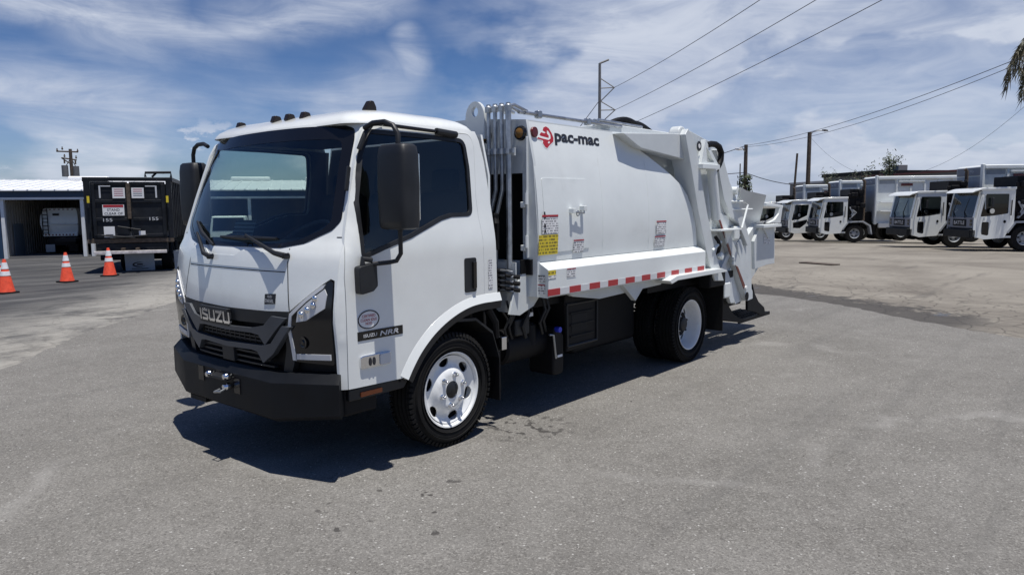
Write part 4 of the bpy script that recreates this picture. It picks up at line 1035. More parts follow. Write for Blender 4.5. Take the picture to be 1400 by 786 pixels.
# lifting eye
MB().patch([(-.62 + .10 * cos(a) * 1, 2.36 + .13 * sin(a)) for a in [k * pi / 10 for k in range(11)]] + [(-.72, 2.2), (-.52, 2.2)], [[(-.62 + .035 * cos(k * pi / 6), 2.41 + .04 * sin(k * pi / 6)) for k in range(12)]], .1, lambda u, v: (1.80, u, v), (.03, 0, 0)).build('lifting_eye', 'innerwhite', T)
pw = [(-0.764,2.305), (-0.831,2.300), (-0.897,2.295), (-0.962,2.290), (-0.749,1.406), (-0.817,1.408)]
ys_ = [pw[i][0] for i in range(4)]
for i, y in enumerate(ys_):
    r_ = .016 if i < 3 else .022
    zb = 1.36 if i in (0, 3) else 1.80
    pts = [(1.80, y, 2.40), (1.80, y, 2.0), (1.80, y, zb)]
    if i in (1, 2): pts += [(1.79, y + .07, 1.55), (1.80, y + .07, 1.25)]
    else: pts += [(1.80, y, 1.20)]
    MB().tube(pts, r_, 10).build('hydraulic_pipe', 'steel', T)
    MB().lathe([(-.03, 0), (-.03, .026), (.01, .028), (.02, .018), (.03, .018), (.03, 0)], (1.80, y, 2.42), 'z', 8, closed=False).build('pipe_fitting', 'steel', T)
    MB().tube([(1.80, y, 2.42), (1.87, y, 2.44), (2.0, y - .02, 2.40)], .014, 8).build('pipe_elbow', 'steel', T)
    MB().lathe([(-.02, .012), (-.02, .034), (.02, .034), (.02, .012)], (1.795, y, 2.09), 'z', 12).build('pipe_clamp', 'steel', T)
MB().b2((1.775, ys_[-1] - .06, 2.075), (1.80, ys_[0] + .1, 2.105)).build('clamp_bar', 'steel', T)
MB().b2((1.845, ys_[-1] - .02, 2.06), (1.86, ys_[0] + .1, 2.12)).build('clamp_backing', 'innerwhite', T)
# valve block and bracket at the lower corner
vb = MB()
rnd = random.Random(5)
for k in range(5):
    z = 1.19 - k * .035; vb.b2((1.70, -.93, z - .014), (1.80, -.62, z + .010))
vb.build('valve_block', 'frame', T, bevel=.004)
for k in range(5):
    z = 1.19 - k * .037
    MB().tube([(1.73, -.93, z), (1.73, -1.00, z), (1.745, -1.02 - rnd.uniform(0, .03), z - .01)], .011, 8).build('valve_fitting', 'steel', T)
for k in range(3): MB().tube([(1.70, -1.0, 1.16 - k * .05), (1.80, -1.06, 1.14 - k * .05)], [.012, .017], 8).build('valve_lever', 'frame', T)
MB().tube([(1.70, -.92, 1.35), (1.69, -.93, 1.55), (1.72, -.90, 1.62), (1.70, -.9, 1.45)], .02, 8).build('valve_hose', 'frame', T)
tri = [(2.075,1.251), (2.198,0.953), (2.073,0.965), (1.997,0.897), (1.824,0.842), (1.702,0.863), (1.756,1.025), (1.864,1.173), (1.864,1.235), (1.936,1.231)]
MB().prism(tri, 'y', -1.04, -1.02).build('corner_bracket', 'innerwhite', T, bevel=.003)
MB().patch([(-1.02, .86), (-1.02, 1.25), (-.70, 1.25), (-.70, .95), (-.85, .86)], [], .3, lambda u, v: (1.80 + .0 * u, u, v), (.012, 0, 0)).build('bracket_plate', 'innerwhite', T)
MB().b2((1.84, -1.045, 1.16), (1.925, -1.03, 1.27)).build('bracket_latch', 'frame', T, bevel=.004)
# stickers
def sticker(name, px, m, fn, par=T, head=None, o0=.0095):
    (x0, z0), (x1, z1) = px; z0, z1 = min(z0, z1), max(z0, z1); x0, x1 = min(x0, x1), max(x0, x1)
    o = MB().patch([(x0, z0), (x1, z0), (x1, z1), (x0, z1)], [], .08, lambda u, v: fn(u, v, o0)).build(name, m, par)
    if head:
        h = (z1 - z0) * .10; MB().patch([(x0, z1 - h), (x1, z1 - h), (x1, z1), (x0, z1)], [], .1, lambda u, v: fn(u, v, o0 + .002)).build('sticker_heading', head, o)
    return o
w1 = sticker('warning_sticker', [(1.965,1.609), (2.172,1.463)], 'print', B, head='inkred')
for (dx_, dz_, w_, h_) in ((.02, .13, .03, .05), (.02, .06, .03, .03), (.02, .02, .03, .025)):
    p0 = [(1.964,1.453)]
    MB().patch([(p0[0][0] + dx_, p0[0][1] + dz_), (p0[0][0] + dx_ + w_, p0[0][1] + dz_), (p0[0][0] + dx_ + w_ * .7, p0[0][1] + dz_ + h_), (p0[0][0] + dx_ + w_ * .2, p0[0][1] + dz_ + h_)], [], .1, lambda u, v: B(u, v, .0115)).build('warning_symbol', 'ink', w1)
sticker('instruction_sticker', [(1.923,1.455), (2.171,1.302)], 'yprint', B)
sticker('warning_sticker', [(2.382,1.403), (2.528,1.300)], 'print', B, head='inkred')
sticker('warning_sticker', [(3.747,1.528), (3.938,1.404)], 'print', B, head='inkred')
sticker('warning_sticker', [(3.722,1.383), (3.927,1.283)], 'print', B, head='inkred')
FL = lambda u, v, o: (u, -1.215 - o, v)
sticker('ledge_sticker', [(1.945,1.150), (2.043,1.187)], 'yprint', FL)
sticker('ledge_sticker', [(1.944,1.122), (2.043,1.148)], 'print', FL)
sticker('ledge_sticker', [(2.188,1.113), (2.308,1.186)], 'print', FL, head='inkred')
FX = lambda u, v, o: (1.945 - o, u, v)
(q0, q1) = [(-1.117,1.105), (-1.202,1.065)]
sticker('corner_sticker', [(-1.20, 1.10), (-1.12, 1.15)], 'print', FX, head='ink')
sticker('corner_sticker', [(-1.20, 1.0), (-1.10, 1.08)], 'print', FX, head='inkred')
# company lettering on the body side
lx = [(2.247,2.169), (2.902,2.171), (2.247,2.232), (2.901,2.239), (2.012,2.232), (2.219,2.247), (2.114,2.284), (2.113,2.150)]
x0_, x1_ = lx[0][0], lx[1][0]
lettering('pac-mac', lambda u, v: B(x0_ + u, 2.155 + v, .003), 'ink', T, (x1_ - x0_, .098), name='company_lettering', shear=.12, bold=.035)
# red head-shaped emblem with white swirls
ex, ez = lx[4][0] + .005, 2.115; EW, EH = (lx[5][0] - lx[4][0]) * 1.12, .19
def epoly(pts, o, m, name, par):
    q = [(ex + EW * a / 300, ez + EH * (1 - b / 300)) for a, b in pts]
    return MB().patch(q, [], .03, lambda u, v: B(u, v, o)).build(name, m, par)
em = epoly([(0, 185), (110, 75), (150, 20), (190, 5), (240, 25), (280, 85), (300, 150), (285, 200), (200, 260), (150, 300), (110, 280), (80, 225), (90, 205), (60, 195)], .002, 'paper', 'emblem', T)
epoly([(10, 180), (30, 160), (90, 170), (200, 182), (240, 160), (245, 110), (222, 70), (200, 60), (190, 100), (215, 130), (205, 155), (80, 140), (60, 128), (95, 95), (150, 105), (172, 90), (125, 70), (150, 30), (192, 15), (235, 32), (272, 90), (290, 150), (277, 195), (195, 250), (150, 288), (118, 272), (92, 225), (105, 205), (95, 192)], .0028, 'inkred', 'emblem_shape', em)
epoly([(175, 215), (205, 195), (215, 210), (190, 228)], .0036, 'paper', 'emblem_highlight', em)
# ---- upper gusset box running back to the tailgate post
gp = [(3.144,2.307), (4.323,2.383), (4.381,2.125), (3.476,2.193), (3.397,2.215)]
MB().prism([(x, min(z, 2.40)) for x, z in gp], 'y', -1.14, -1.0).build('upper_gusset', 'innerwhite', T, bevel=.006)
MB().b2((3.15, -1.0, 2.30), (4.35, 1.0, 2.40)).build('rear_roof_box', 'innerwhite', T, bevel=.01)
for (xa, xb, y, h) in ((3.35, 4.0, -.85, .075), (3.65, 4.3, -.78, .07), (3.5, 4.2, -.7, .05)):
    MB().tube([(xa + (xb - xa) * k / 10, y, 2.41 + h * sin(pi * k / 10)) for k in range(11)], .030, 10).build('roof_hose', 'frame', T)
for k in range(4): MB().tube([(3.0, -.98 + k * .045, 2.42), (3.8, -.95 + k * .045, 2.42)], .014, 8).build('roof_pipe', 'steel', T)
MB().lathe([(-.06, 0), (-.06, .085), (.06, .085), (.06, 0)], (4.28, -1.08, 2.37), 'y', 20).build('tailgate_pivot', 'innerwhite', T, bevel=.02)
# post
post = [(4.216,2.363), (4.276,2.424), (4.374,2.374), (4.550,2.107), (4.610,1.901), (4.745,1.600), (4.944,1.206), (5.208,0.836), (4.980,0.855), (4.747,1.177), (4.520,1.640), (4.373,2.006)]
MB().prism(post, 'y', -1.20, -1.0).build('tailgate_post', 'innerwhite', T, bevel=.008)
# concave sheet closing the recess between the side sheet and the post
for s_ in (-1, 1):
    pa = [(x, -sinterp(YB, z) + .03, z) for x, z in rear[1:]]; m_ = len(pa)
    pf = [(4.623,2.172), (4.692,2.122), (4.781,2.018), (4.854,1.911), (4.911,1.819), (4.969,1.709), (5.028,1.597), (5.088,1.476), (5.150,1.337), (5.215,1.138), (5.236,1.087)]
    vs = []
    for k in range(m_):
        t = k / (m_ - 1) * (len(pf) - 1); i0 = min(int(t), len(pf) - 2); q = Vector(pf[i0]).lerp(Vector(pf[i0 + 1]), t - i0)
        a = Vector(pa[k]); b_ = Vector((q.x, -1.02, q.y))
        for j in range(6):
            u = j / 5; p_ = a.lerp(b_, u); p_.y += .16 * sin(pi * u) * min(1, (b_ - a).length * 2.5); vs.append((p_.x, p_.y * (1 if s_ < 0 else -1), p_.z))
    MB().add(vs, [(k * 6 + j, k * 6 + j + 1, (k + 1) * 6 + j + 1, (k + 1) * 6 + j) for k in range(m_ - 1) for j in range(5)]).build('recess_sheet', 'innerwhite', T, ang=60)
# ================================================================== tailgate
tg_ = empty('tailgate', (0, 0, 0)); bpy.data.objects.remove(tg_)
hop = [(4.494,2.433), (4.888,2.363), (5.125,2.339), (5.240,2.290), (5.304,2.166), (5.534,1.922), (5.795,1.690), (6.004,1.456), (6.200,1.203), (6.270,0.515), (5.656,0.526), (5.354,0.868), (5.129,1.154), (4.828,1.754), (4.636,2.205)]
for y in (-1.10, 1.05): MB().prism(hop, 'y', y, y + .05).build('tailgate_side', 'innerwhite', T, bevel=.006)
core = [(a, b) for a, b in [(4.633,2.280), (5.072,2.289), (5.376,1.919), (5.697,1.589), (6.043,1.193), (6.082,0.615), (5.651,0.613), (5.129,1.154), (4.867,1.676)]]
MB().prism(core, 'y', -.88, .88).build('tailgate_shell', 'innerwhite', T)
# diagonal edge channel of the near arm
arm = [(5.015,2.259), (5.144,2.274), (5.394,1.925), (5.652,1.690), (5.857,1.460), (6.049,1.211), (5.940,1.190), (5.666,1.456), (5.437,1.543), (5.249,1.739), (5.122,1.991)]
MB().prism(arm, 'y', -1.16, -1.10).build('tailgate_arm', 'innerwhite', T, bevel=.006)
# cylinder and its bracket
cy = [(4.850,2.052), (4.994,1.519)]
(cx0, cz0), (cx1, cz1) = cy
MB().cyl((cx0, -1.19, cz0), (cx1, -1.19, cz1), .052, n=24).build('lift_cylinder', 'bodywhite', T, ang=40)
MB().lathe([(-.02, .03), (-.02, .060), (.02, .060), (.02, .03)], (cx0, -1.19, cz0), 'z', 24).build('cylinder_collar', 'bodywhite', T)
br = [(4.628,2.341), (4.957,2.093), (4.959,2.055), (4.557,2.041), (4.538,2.092)]
brh = [(4.649,2.268), (4.848,2.120), (4.673,2.113)]
MB().patch(br, [brh], .2, lambda u, v: (u, -1.22, v), (0, .05, 0)).build('cylinder_bracket', 'bodywhite', T)
MB().b2((br[4][0] - .02, -1.25, br[4][1] - .05), (br[1][0] - .03, -1.13, br[4][1] - .0)).build('bracket_shelf', 'bodywhite', T, bevel=.006)
dc = [(4.516,2.267)]
MB().prism(disc_poly(dc[0][0], dc[0][1], .05, .05), 'y', -1.200, -1.206).build('round_decal', 'ink', T, flat=True)
MB().prism(disc_poly(dc[0][0], dc[0][1], .022, .022), 'y', -1.206, -1.209).build('decal_centre', 'paper', T, flat=True)
hs_ = [(4.695,2.285), (4.799,2.306), (4.906,2.308), (4.998,2.287), (5.056,2.228), (5.051,2.158), (5.008,2.102), (4.937,2.046)]
MB().tube([(x, -1.20, z) for x, z in hs_], .032, 12).build('tailgate_hose', 'frame', T)
h2 = [(4.980,1.932), (4.945,1.892)]
MB().tube([(x, -1.16, z) for x, z in h2], .02, 8).build('hose_end', 'frame', T)
# crossed channels on the hopper side
def pl(name, pts, y0, y1, m='innerwhite', bev=.005): return MB().prism(pts, 'y', y0, y1).build(name, m, T, bevel=bev)
pl('slide_channel', [(5.072,1.580), (5.185,1.579), (6.114,0.633), (6.121,0.543), (5.965,0.532)], -1.17, -1.10)
pl('channel_slot', [(5.074,1.541), (5.132,1.508), (5.446,1.131), (5.428,1.099)], -1.176, -1.169, 'redlens', 0)
pl('channel_slot', [(5.577,0.981), (5.641,0.960), (5.869,0.719), (5.828,0.688)], -1.176, -1.169, 'redlens', 0)
pl('cross_brace', [(5.681,1.354), (5.788,1.325), (5.378,1.001), (5.550,0.795), (5.648,0.538), (5.544,0.549), (5.286,0.892), (5.262,0.976)], -1.14, -1.10)
pl('cross_brace', [(5.669,1.219), (5.791,1.282), (5.979,1.048), (6.126,0.862), (6.018,0.800), (5.810,0.989)], -1.14, -1.10)
MB().b2(([(5.625,1.248)][0][0] - .07, -1.17, 1.27), ([(5.625,1.248)][0][0] + .07, -1.10, 1.43)).build('junction_box', 'bodywhite', T, bevel=.02)
bo = [(5.496,1.062), (5.878,0.693), (5.499,1.012)]
for (x, z) in bo: MB().lathe([(0, 0), (0, .028), (-.02, .028), (-.025, 0)], (x, -1.17, z), 'y', 14, closed=False).build('pivot_bolt', 'bodywhite', T)
MB().prism(disc_poly([(5.931,0.591)][0][0], [(5.931,0.591)][0][1], .045, .05, 16), 'y', -1.17, -1.177).build('pivot_hole', 'frame', T, flat=True)
# latches near the post foot
lt = [(5.036,1.218), (5.222,1.273), (5.116,1.118), (4.995,1.283)]
MB().tube([(lt[0][0] - .15, -1.2, lt[0][1] - .03), (lt[1][0] - .12, -1.2, lt[1][1])], .016, 8).build('turnbuckle', 'bodywhite', T)
MB().box((lt[2][0], -1.19, lt[2][1]), (.08, .06, .07), ry=.6).build('latch_block', 'bodywhite', T, bevel=.015)
MB().tube([(lt[3][0] + k * .03, -1.18 - .03 * sin(k), lt[3][1] + .05 - k * .05) for k in range(5)], .02, 8).build('latch_hose', 'frame', T)
# dark gap and tray with handle
tr = [(4.915,1.411), (5.473,1.386), (5.570,1.458), (5.475,1.690), (5.638,1.706)]
tz = tr[0][1]
MB().b2((tr[0][0], -1.28, tz - .02), (tr[1][0], -1.10, tz)).build('service_tray', 'bodywhite', T, bevel=.004)
MB().prism([(tr[1][0] - .36, tz), (tr[1][0], tz), (tr[1][0] + .03, tz + .14), (tr[1][0] - .30, tz + .16)], 'y', -1.12, -1.10).build('tray_back', 'bodywhite', T)
MB().prism([(tr[1][0] - .25, tz - .02), (tr[1][0] - .05, tz - .02), (tr[1][0] - .18, tz - .17)], 'y', -1.19, -1.17).build('tray_gusset', 'bodywhite', T)
MB().tube([(tr[3][0] - .1, -1.12, tr[3][1] + .02), (tr[3][0] + .14, -1.22, tr[3][1] + .02), (tr[3][0] + .22, -1.25, tr[3][1] - .02), (tr[1][0] + .02, -1.27, tz + .0)], .012, 8).build('grab_handle', 'bodywhite', T)
MB().tube([(tr[3][0] - .1, -1.12, tr[3][1] - .07), (tr[3][0] + .35, -1.25, tr[3][1] - .07)], .010, 8).build('grab_handle', 'bodywhite', T)
# upper rear guard, leaning outwards at the top
U = [(5.521,1.863), (5.708,1.832), (6.377,1.786), (6.595,1.452), (6.379,1.448), (6.142,1.207), (5.881,1.459), (5.675,1.690)]
MB().patch(U, [], .2, lambda u, v: (u, -.96 - (v - 1.3) * .50, v), (0, .03, 0)).build('upper_guard', 'innerwhite', T)
wg = [(6.216,1.230), (6.388,1.411), (6.877,1.427), (6.919,0.917), (6.643,0.916), (6.263,0.887)]
MB().prism(wg, 'y', -1.13, -1.09).build('hopper_wing', 'innerwhite', T, bevel=.005)
MB().b2((wg[1][0] - .1, -1.22, wg[1][1] - .02), (wg[2][0], -1.09, wg[1][1] + .015)).build('wing_ledge', 'bodywhite', T, bevel=.004)
gs = [(6.432,1.401), (6.800,1.401), (6.637,1.249)]
pl('wing_gusset', gs, -1.15, -1.13)
MB().patch([(6.510,1.309), (6.707,1.293), (6.717,1.172), (6.519,1.190)], [], .5, lambda u, v: (u, -1.1335, v)).build('wing_sticker', 'print', T)
wb = [(6.798,1.698), (7.397,1.658), (7.400,1.619), (6.801,1.652)]
MB().prism(wb, 'y', -1.05, 1.0).build('hopper_lip_bar', 'bodywhite', T, bevel=.01)
wa_ = [(7.265,1.630), (7.372,1.629), (7.309,1.425), (6.893,1.435), (7.120,1.478), (7.245,1.553)]
MB().prism(wa_, 'y', -1.05, -1.0).build('hopper_lip_brace', 'bodywhite', T, bevel=.004)
hf = [(6.475,1.170), (6.893,1.435), (7.150,1.429), (7.190,0.943), (6.541,0.564)]
MB().prism(hf, 'y', -.88, .88).build('hopper_trough', 'innerwhite', T)
MB().cyl(([(5.525,1.805)][0][0], -1.2, 1.83), ([(5.525,1.805)][0][0], -1.05, 1.83), .045).build('guard_pin', 'bodywhite', T)
# inner skirt at the foot of the tailgate, light and step
MB().prism([(5.468,0.856), (5.583,0.958), (5.858,0.527), (5.731,0.514)], 'y', -1.115, -1.05).build('tailgate_foot', 'bodywhite', T)
tl_ = [(5.339,0.688), (5.507,0.536)]
MB().b2((tl_[0][0], -1.16, .62), (tl_[0][0] + .16, -1.10, .80)).build('work_light', 'bodywhite', T, bevel=.02)
MB().b2((5.45, -1.13, .84), (5.62, -1.07, .92)).build('light_bracket', 'frame', T, bevel=.01)
stp = [(5.504,0.598), (5.628,0.551), (5.716,0.463), (5.826,0.380), (5.959,0.320), (6.161,0.277), (6.073,0.242), (5.517,0.348)]
stq = [(6.237,0.496), (6.398,0.507), (6.385,0.692), (6.464,0.565), (6.592,0.449), (6.796,0.351), (6.827,0.280), (6.679,0.269), (6.481,0.330), (6.245,0.376)]
sp = MB().prism(stp, 'y', -1.06, -1.03).build('step_side_plate', 'frame', T, bevel=.004)
MB().prism(stq, 'y', -1.06, -1.03).build('step_side_plate', 'frame', T, bevel=.004)
sg = MB()
sg.b2((6.02, -1.05, .235), (7.02, -1.03, .275)); sg.b2((6.02, -.66, .235), (7.02, -.64, .275))
for k in range(15): x = 6.03 + k * .07; sg.b2((x, -1.03, .25), (x + .014, -.66, .27))
for k in range(5): y = -1.0 + k * .075; sg.b2((6.02, y, .252), (7.02, y + .014, .268))
sg.build('rear_step', 'frame', T)
MB().b2((5.35, -.66, .35), (7.0, -.60, .62)).build('step_beam', 'frame', T, bevel=.01)
OFF[0] = Vector((0, 0, 0))

# ================================================================== traffic cones
def make_cone():
    r = empty('traffic_cone')
    MB().lathe([(0, .055), (0, .165), (.05, .150), (.70, .030), (.705, .0)], (0, 0, .012), 'z', 28, closed=False).build('cone_body', 'cone', r, ang=30)
    MB().prism(fillet([(-.18, -.18), (.18, -.18), (.18, .18), (-.18, .18)], .04, 3), 'z', 0, .032).build('base', 'rubber', r, bevel=.006)
    def rr(z): return .153 - (z - .05) * (.120 / .65)
    for z0, z1 in ((.40, .50), (.56, .60)) if False else ((.36, .45), (.50, .635)):
        MB().lathe([(z0, rr(z0) + .0025), (z1, rr(z1) + .0025), (z1, rr(z1) - .004), (z0, rr(z0) - .004)], (0, 0, .012), 'z', 28).build('reflective_collar', 'conewhite', r)
    return r
cones = [((3.99,14.62,-0.01), 'orange traffic cone standing alone in front of the open garage bay', .3), ((5.31,15.56,-0.02), 'orange traffic cone beside the mud flap of the black dumpster', .9),
         ((2.33,13.09,-0.01), 'front orange cone of the overlapping pair at the left edge', .2), ((2.48,14.16,-0.01), 'rear orange cone of the overlapping pair, partly cut off at the left edge', .5)]
proto = make_cone()
for i, (p, lab, rz) in enumerate(cones):
    o = proto if i == 0 else copy_tree(proto)
    o.location = p; o.rotation_euler.z = rz; o.scale = (1.02,) * 3 if i % 2 else (.98,) * 3
    tag(o, lab, 'traffic cone', 'orange traffic cones on the yard')

# ================================================================== black roll-off dumpster on its trailer
pr = (7.01, 15.62, -.11)
DA = radians(90 - 30.6)          # long axis direction measured from +x
R0 = empty('dumpster', rz=DA, loc=pr, label='big black roll-off dumpster with two rear doors and white warning signs', cat='dumpster')
# local axes: +x away from the viewer along the box, +y to its left, origin under the rear right corner
DW, DZ0, DZ1, DLn = 2.0, 1.0, 2.66, 5.6
b = MB(); b.b2((.06, 0, DZ0), (DLn, .05, DZ1)); b.b2((.06, DW - .05, DZ0), (DLn, DW, DZ1)); b.b2((DLn, 0, DZ0), (DLn + .06, DW, DZ1)); b.b2((.06, .05, DZ0), (DLn, DW - .05, DZ0 + .06))
b.build('container_wall', 'dump', R0, bevel=.01)
for i in range(11):
    x = .35 + i * .5
    for y in (-.07, DW): MB().b2((x, y, DZ0), (x + .10, y + .07, DZ1 - .1)).build('side_rib', 'dump', R0, bevel=.01)
for y in (-.09, DW - .01): MB().b2((0, y, DZ1 - .12), (DLn, y + .10, DZ1)).build('top_rail', 'dump', R0, bevel=.01)
MB().b2((0, 0, DZ1 - .10), (.1, DW, DZ1)).build('rear_header', 'dump', R0, bevel=.01)
MB().b2((-.02, -.05, DZ0 - .10), (.14, DW + .05, DZ0 + .02)).build('rear_sill', 'rust', R0, bevel=.01)
for y in (-.06, DW - .07): MB().b2((-.02, y, DZ0), (.12, y + .14, DZ1)).build('corner_post', 'dump', R0, bevel=.01)
MB().tube([(.3, DW * .30, DZ1 + .02), (.3, DW * .30, DZ1 + .14), (.3, DW * -.02, DZ1 + .15), (.3, DW * -.02, DZ1 + .0)], .035, 8).build('cover_frame', 'dump', R0)
MB().tube([(.3, DW * .22, DZ1 + .02), (.3, DW * .16, DZ1 + .14), (.3, DW * .06, DZ1 + .14)], .03, 8).build('cover_crank', 'dump', R0)
for k, (ya, yb) in enumerate(((.10, DW / 2 - .02), (DW / 2 + .02, DW - .10))):
    d = MB().b2((-.03, ya, DZ0 + .03), (.03, yb, DZ1 - .12)).build('rear_door', 'dump', R0, bevel=.012)
    for z in (DZ0 + .06, DZ0 + .5, DZ0 + .98, DZ1 - .2): MB().b2((-.06, ya + .04, z), (-.028, yb - .06, z + .08)).build('door_rib', 'dump', d, bevel=.008)
    ye = ya + .02 if k == 0 else yb - .10
    MB().b2((-.075, ye, DZ0 + .1), (-.03, ye + .08, DZ1 - .18)).build('door_frame_bar', 'dump', d, bevel=.01)
    yc = (.30, .58) if k == 0 else (DW - .58, DW - .30)
    L = MB(); L.b2((-.068, yc[0], DZ1 - .25), (-.062, yc[1], DZ1 - .225))
    if k == 0: L.b2((-.068, yc[0], DZ1 - .55), (-.062, yc[0] + .04, DZ1 - .25))
    else: L.b2((-.068, yc[1] - .04, DZ1 - .55), (-.062, yc[1], DZ1 - .25))
    L.build('reflective_corner', 'silverfilm', d)
    MB().b2((-.085, .02 if k == 0 else DW - .07, DZ1 - .68), (-.075, .08 if k == 0 else DW - .01, DZ1 - .50)).build('yellow_marker', 'yellow', d)
    for z in (DZ0 + .25, DZ0 + .85): MB().tube([(-.08, .04 if k == 0 else DW - .04, z), (-.08, .04 if k == 0 else DW - .04, z + .12)], .03, 8).build('hinge', 'dump', d)
MB().b2((-.10, DW / 2 - .045, DZ0 + .55), (-.05, DW / 2 + .045, DZ1 - .16)).build('centre_bar', 'rust', R0, bevel=.006)
def sign(ya, yb, za, zb, m='paper'): return MB().b2((-.072, ya, za), (-.064, yb, zb)).build('warning_sign', m, R0)
def slet(txt, y_left, z, w, h, m, par): lettering(txt, lambda u, v: (-.0735, y_left - u, z + v), m, par, (w, h), bold=.01)
s1 = sign(DW - .92, DW - .62, DZ1 - .56, DZ1 - .28); 
for i, t_ in enumerate(('DO NOT', 'RIDE', 'DANGER')) if False else enumerate(()): pass
for par, yl in ((s1, DW - .64),):
    for i in range(4): MB().b2((-.074, yl - .24, DZ1 - .33 - i * .055), (-.072, yl - .02, DZ1 - .315 - i * .055)).build('print_line', 'inkred', par)
s2 = sign(.62, .92, DZ1 - .56, DZ1 - .28)
for i in range(4): MB().b2((-.074, .66, DZ1 - .33 - i * .055), (-.072, .88, DZ1 - .315 - i * .055)).build('print_line', 'inkred' if i < 2 else 'ink', s2)
s3 = sign(DW / 2 + .12, DW / 2 + .64, DZ1 - 1.02, DZ1 - .73)
MB().b2((-.075, DW / 2 + .14, DZ1 - .80), (-.072, DW / 2 + .62, DZ1 - .735)).build('sign_heading', 'inkred', s3)
slet('STAND', DW / 2 + .53, DZ1 - .90, .30, .065, 'ink', s3); slet('CLEAR OF', DW / 2 + .60, DZ1 - 1.0, .44, .065, 'ink', s3)
s4 = sign(DW - .62, DW - .36, DZ0 + .06, DZ0 + .35)
MB().b2((-.075, DW - .58, DZ0 + .12), (-.072, DW - .40, DZ0 + .14)).build('print_line', 'ink', s4)
s5 = sign(DW / 2 - .36, DW / 2 - .20, DZ0 + .10, DZ0 + .22)
lettering('155', lambda u, v: (-.0735, DW - .36 - u, DZ0 + .48 + v), 'silverfilm', R0, (.22, .085), bold=.005)
lettering('155', lambda u, v: (-.0735, .52 - u, DZ0 + .50 + v), 'silverfilm', R0, (.22, .085), bold=.005)
ln_ = MB(); 
for (y0, z0, y1, z1) in ((.6, .10, 1.5, .04), (.9, .04, 1.7, .12), (1.0, .32, .9, .02), (.75, .25, 1.3, .35)): ln_.tube([(-.09, y0, DZ0 + z0), (-.09, y1, DZ0 + z1)], .02, 6)
ln_.build('latch_chain', 'dump', R0)
# trailer chassis
R1 = empty('dumpster_trailer', rz=DA, loc=(pr[0], pr[1], pr[2] + .02), label='hook-lift trailer chassis with white bumper bar and grey mud flaps under the black dumpster', cat='trailer')
R1.scale = (1, 1, .83)
f = MB()
for y in (.55, DW - .70): f.b2((.1, y, .82), (6.5, y + .15, 1.06))
for x in (.2, 1.2, 2.4, 4.0): f.b2((x, .5, .84), (x + .12, DW - .5, 1.02))
f.b2((.0, .12, .74), (.25, DW - .15, 1.04))
f.build('trailer_frame', 'dump', R1, bevel=.01)
MB().b2((-.30, .12, .72), (-.22, DW - .12, .82)).build('bumper_bar', 'barwhite', R1, bevel=.01)
for y in (.8, DW - .85): MB().b2((-.28, y, .76), (.1, y + .08, .9)).build('bar_strut', 'rust', R1)
for k, y in enumerate((-.68, .57)):
    fp = MB().box((.5, y + .33, .42), (.02, .74, .66), ry=radians(-10)).build('mud_flap', 'flapgrey', R1, bevel=.004)
    # dark swoosh mark on the flap
    sw_ = MB(); N_ = 14
    for j in range(N_):
        a0 = 1.0 + j * 4.6 / N_; a1 = a0 + 4.6 / N_
        w0 = .022 * sin(pi * j / N_) + .003; w1 = .022 * sin(pi * (j + 1) / N_) + .003
        q = []
        for a, w in ((a0, w0), (a1, w1)):
            for sgn in (1, -1):
                yy = y + .33 - (.17 + sgn * w) * cos(a); zz_ = .30 + (.075 + sgn * w) * sin(a); q.append((.487 + (zz_ - .42) * -.176, yy, zz_))
        sw_.add(q, [(0, 1, 3, 2)])
    sw_.build('flap_logo', 'ink', fp, flat=True)
    tx = MB(); tx.add([(.487 + (.30 - .42) * -.176, y + .25, .28), (.487 + (.30 - .42) * -.176, y + .42, .28), (.487 + (.33 - .42) * -.176, y + .40, .33), (.487 + (.33 - .42) * -.176, y + .27, .33)], [(0, 1, 2, 3)]); tx.build('flap_mark', 'ink', fp, flat=True)
    MB().b2((.495 - .0, y + .12, .155), (.520, y + .54, .175)).build('flap_mark', 'ink', fp)
def tyre_simple(mb, c, r, w, ax='y'):
    mb.lathe([(-w / 2, r * .55), (-w / 2, r * .93), (-w / 2 + .03, r), (w / 2 - .03, r), (w / 2, r * .93), (w / 2, r * .55)], c, ax, 28)
for x in (1.35, 2.65):
    for y in (-.25, .25, 1.0, 1.3):
        t = MB(); tyre_simple(t, (x, y, .50), .50, .28); wt = t.build('tyre', 'rubber', R1)
        MB().lathe([(-.10, 0), (-.10, .20), (-.13, .28), (.10, .28), (.10, 0)], (x, y, .50), 'y', 20, closed=False).build('rim', 'bodygrey', wt)
for x in (1.35, 2.65): MB().cyl((x, .0, .5), (x, DW, .5), .09).build('axle', 'dump', R1)
R1b = empty('hauler_cab', rz=DA, loc=(pr[0] + 7.5 * cos(DA), pr[1] + 7.5 * sin(DA), pr[2])) if False else None

# ================================================================== garage building on the left
bl = (7.08,29.72,-0.22); br_ = (9.48,28.11,-0.20)
bv = Vector((br_[0] - bl[0], br_[1] - bl[1])); BA = math.atan2(bv.y, bv.x); BW = bv.length
GZ = (bl[2] + br_[2]) / 2
G = empty('garage_building', loc=(bl[0], bl[1], GZ), rz=BA, label='long workshop building with white metal roof, blue fascia and open bays', cat='building')
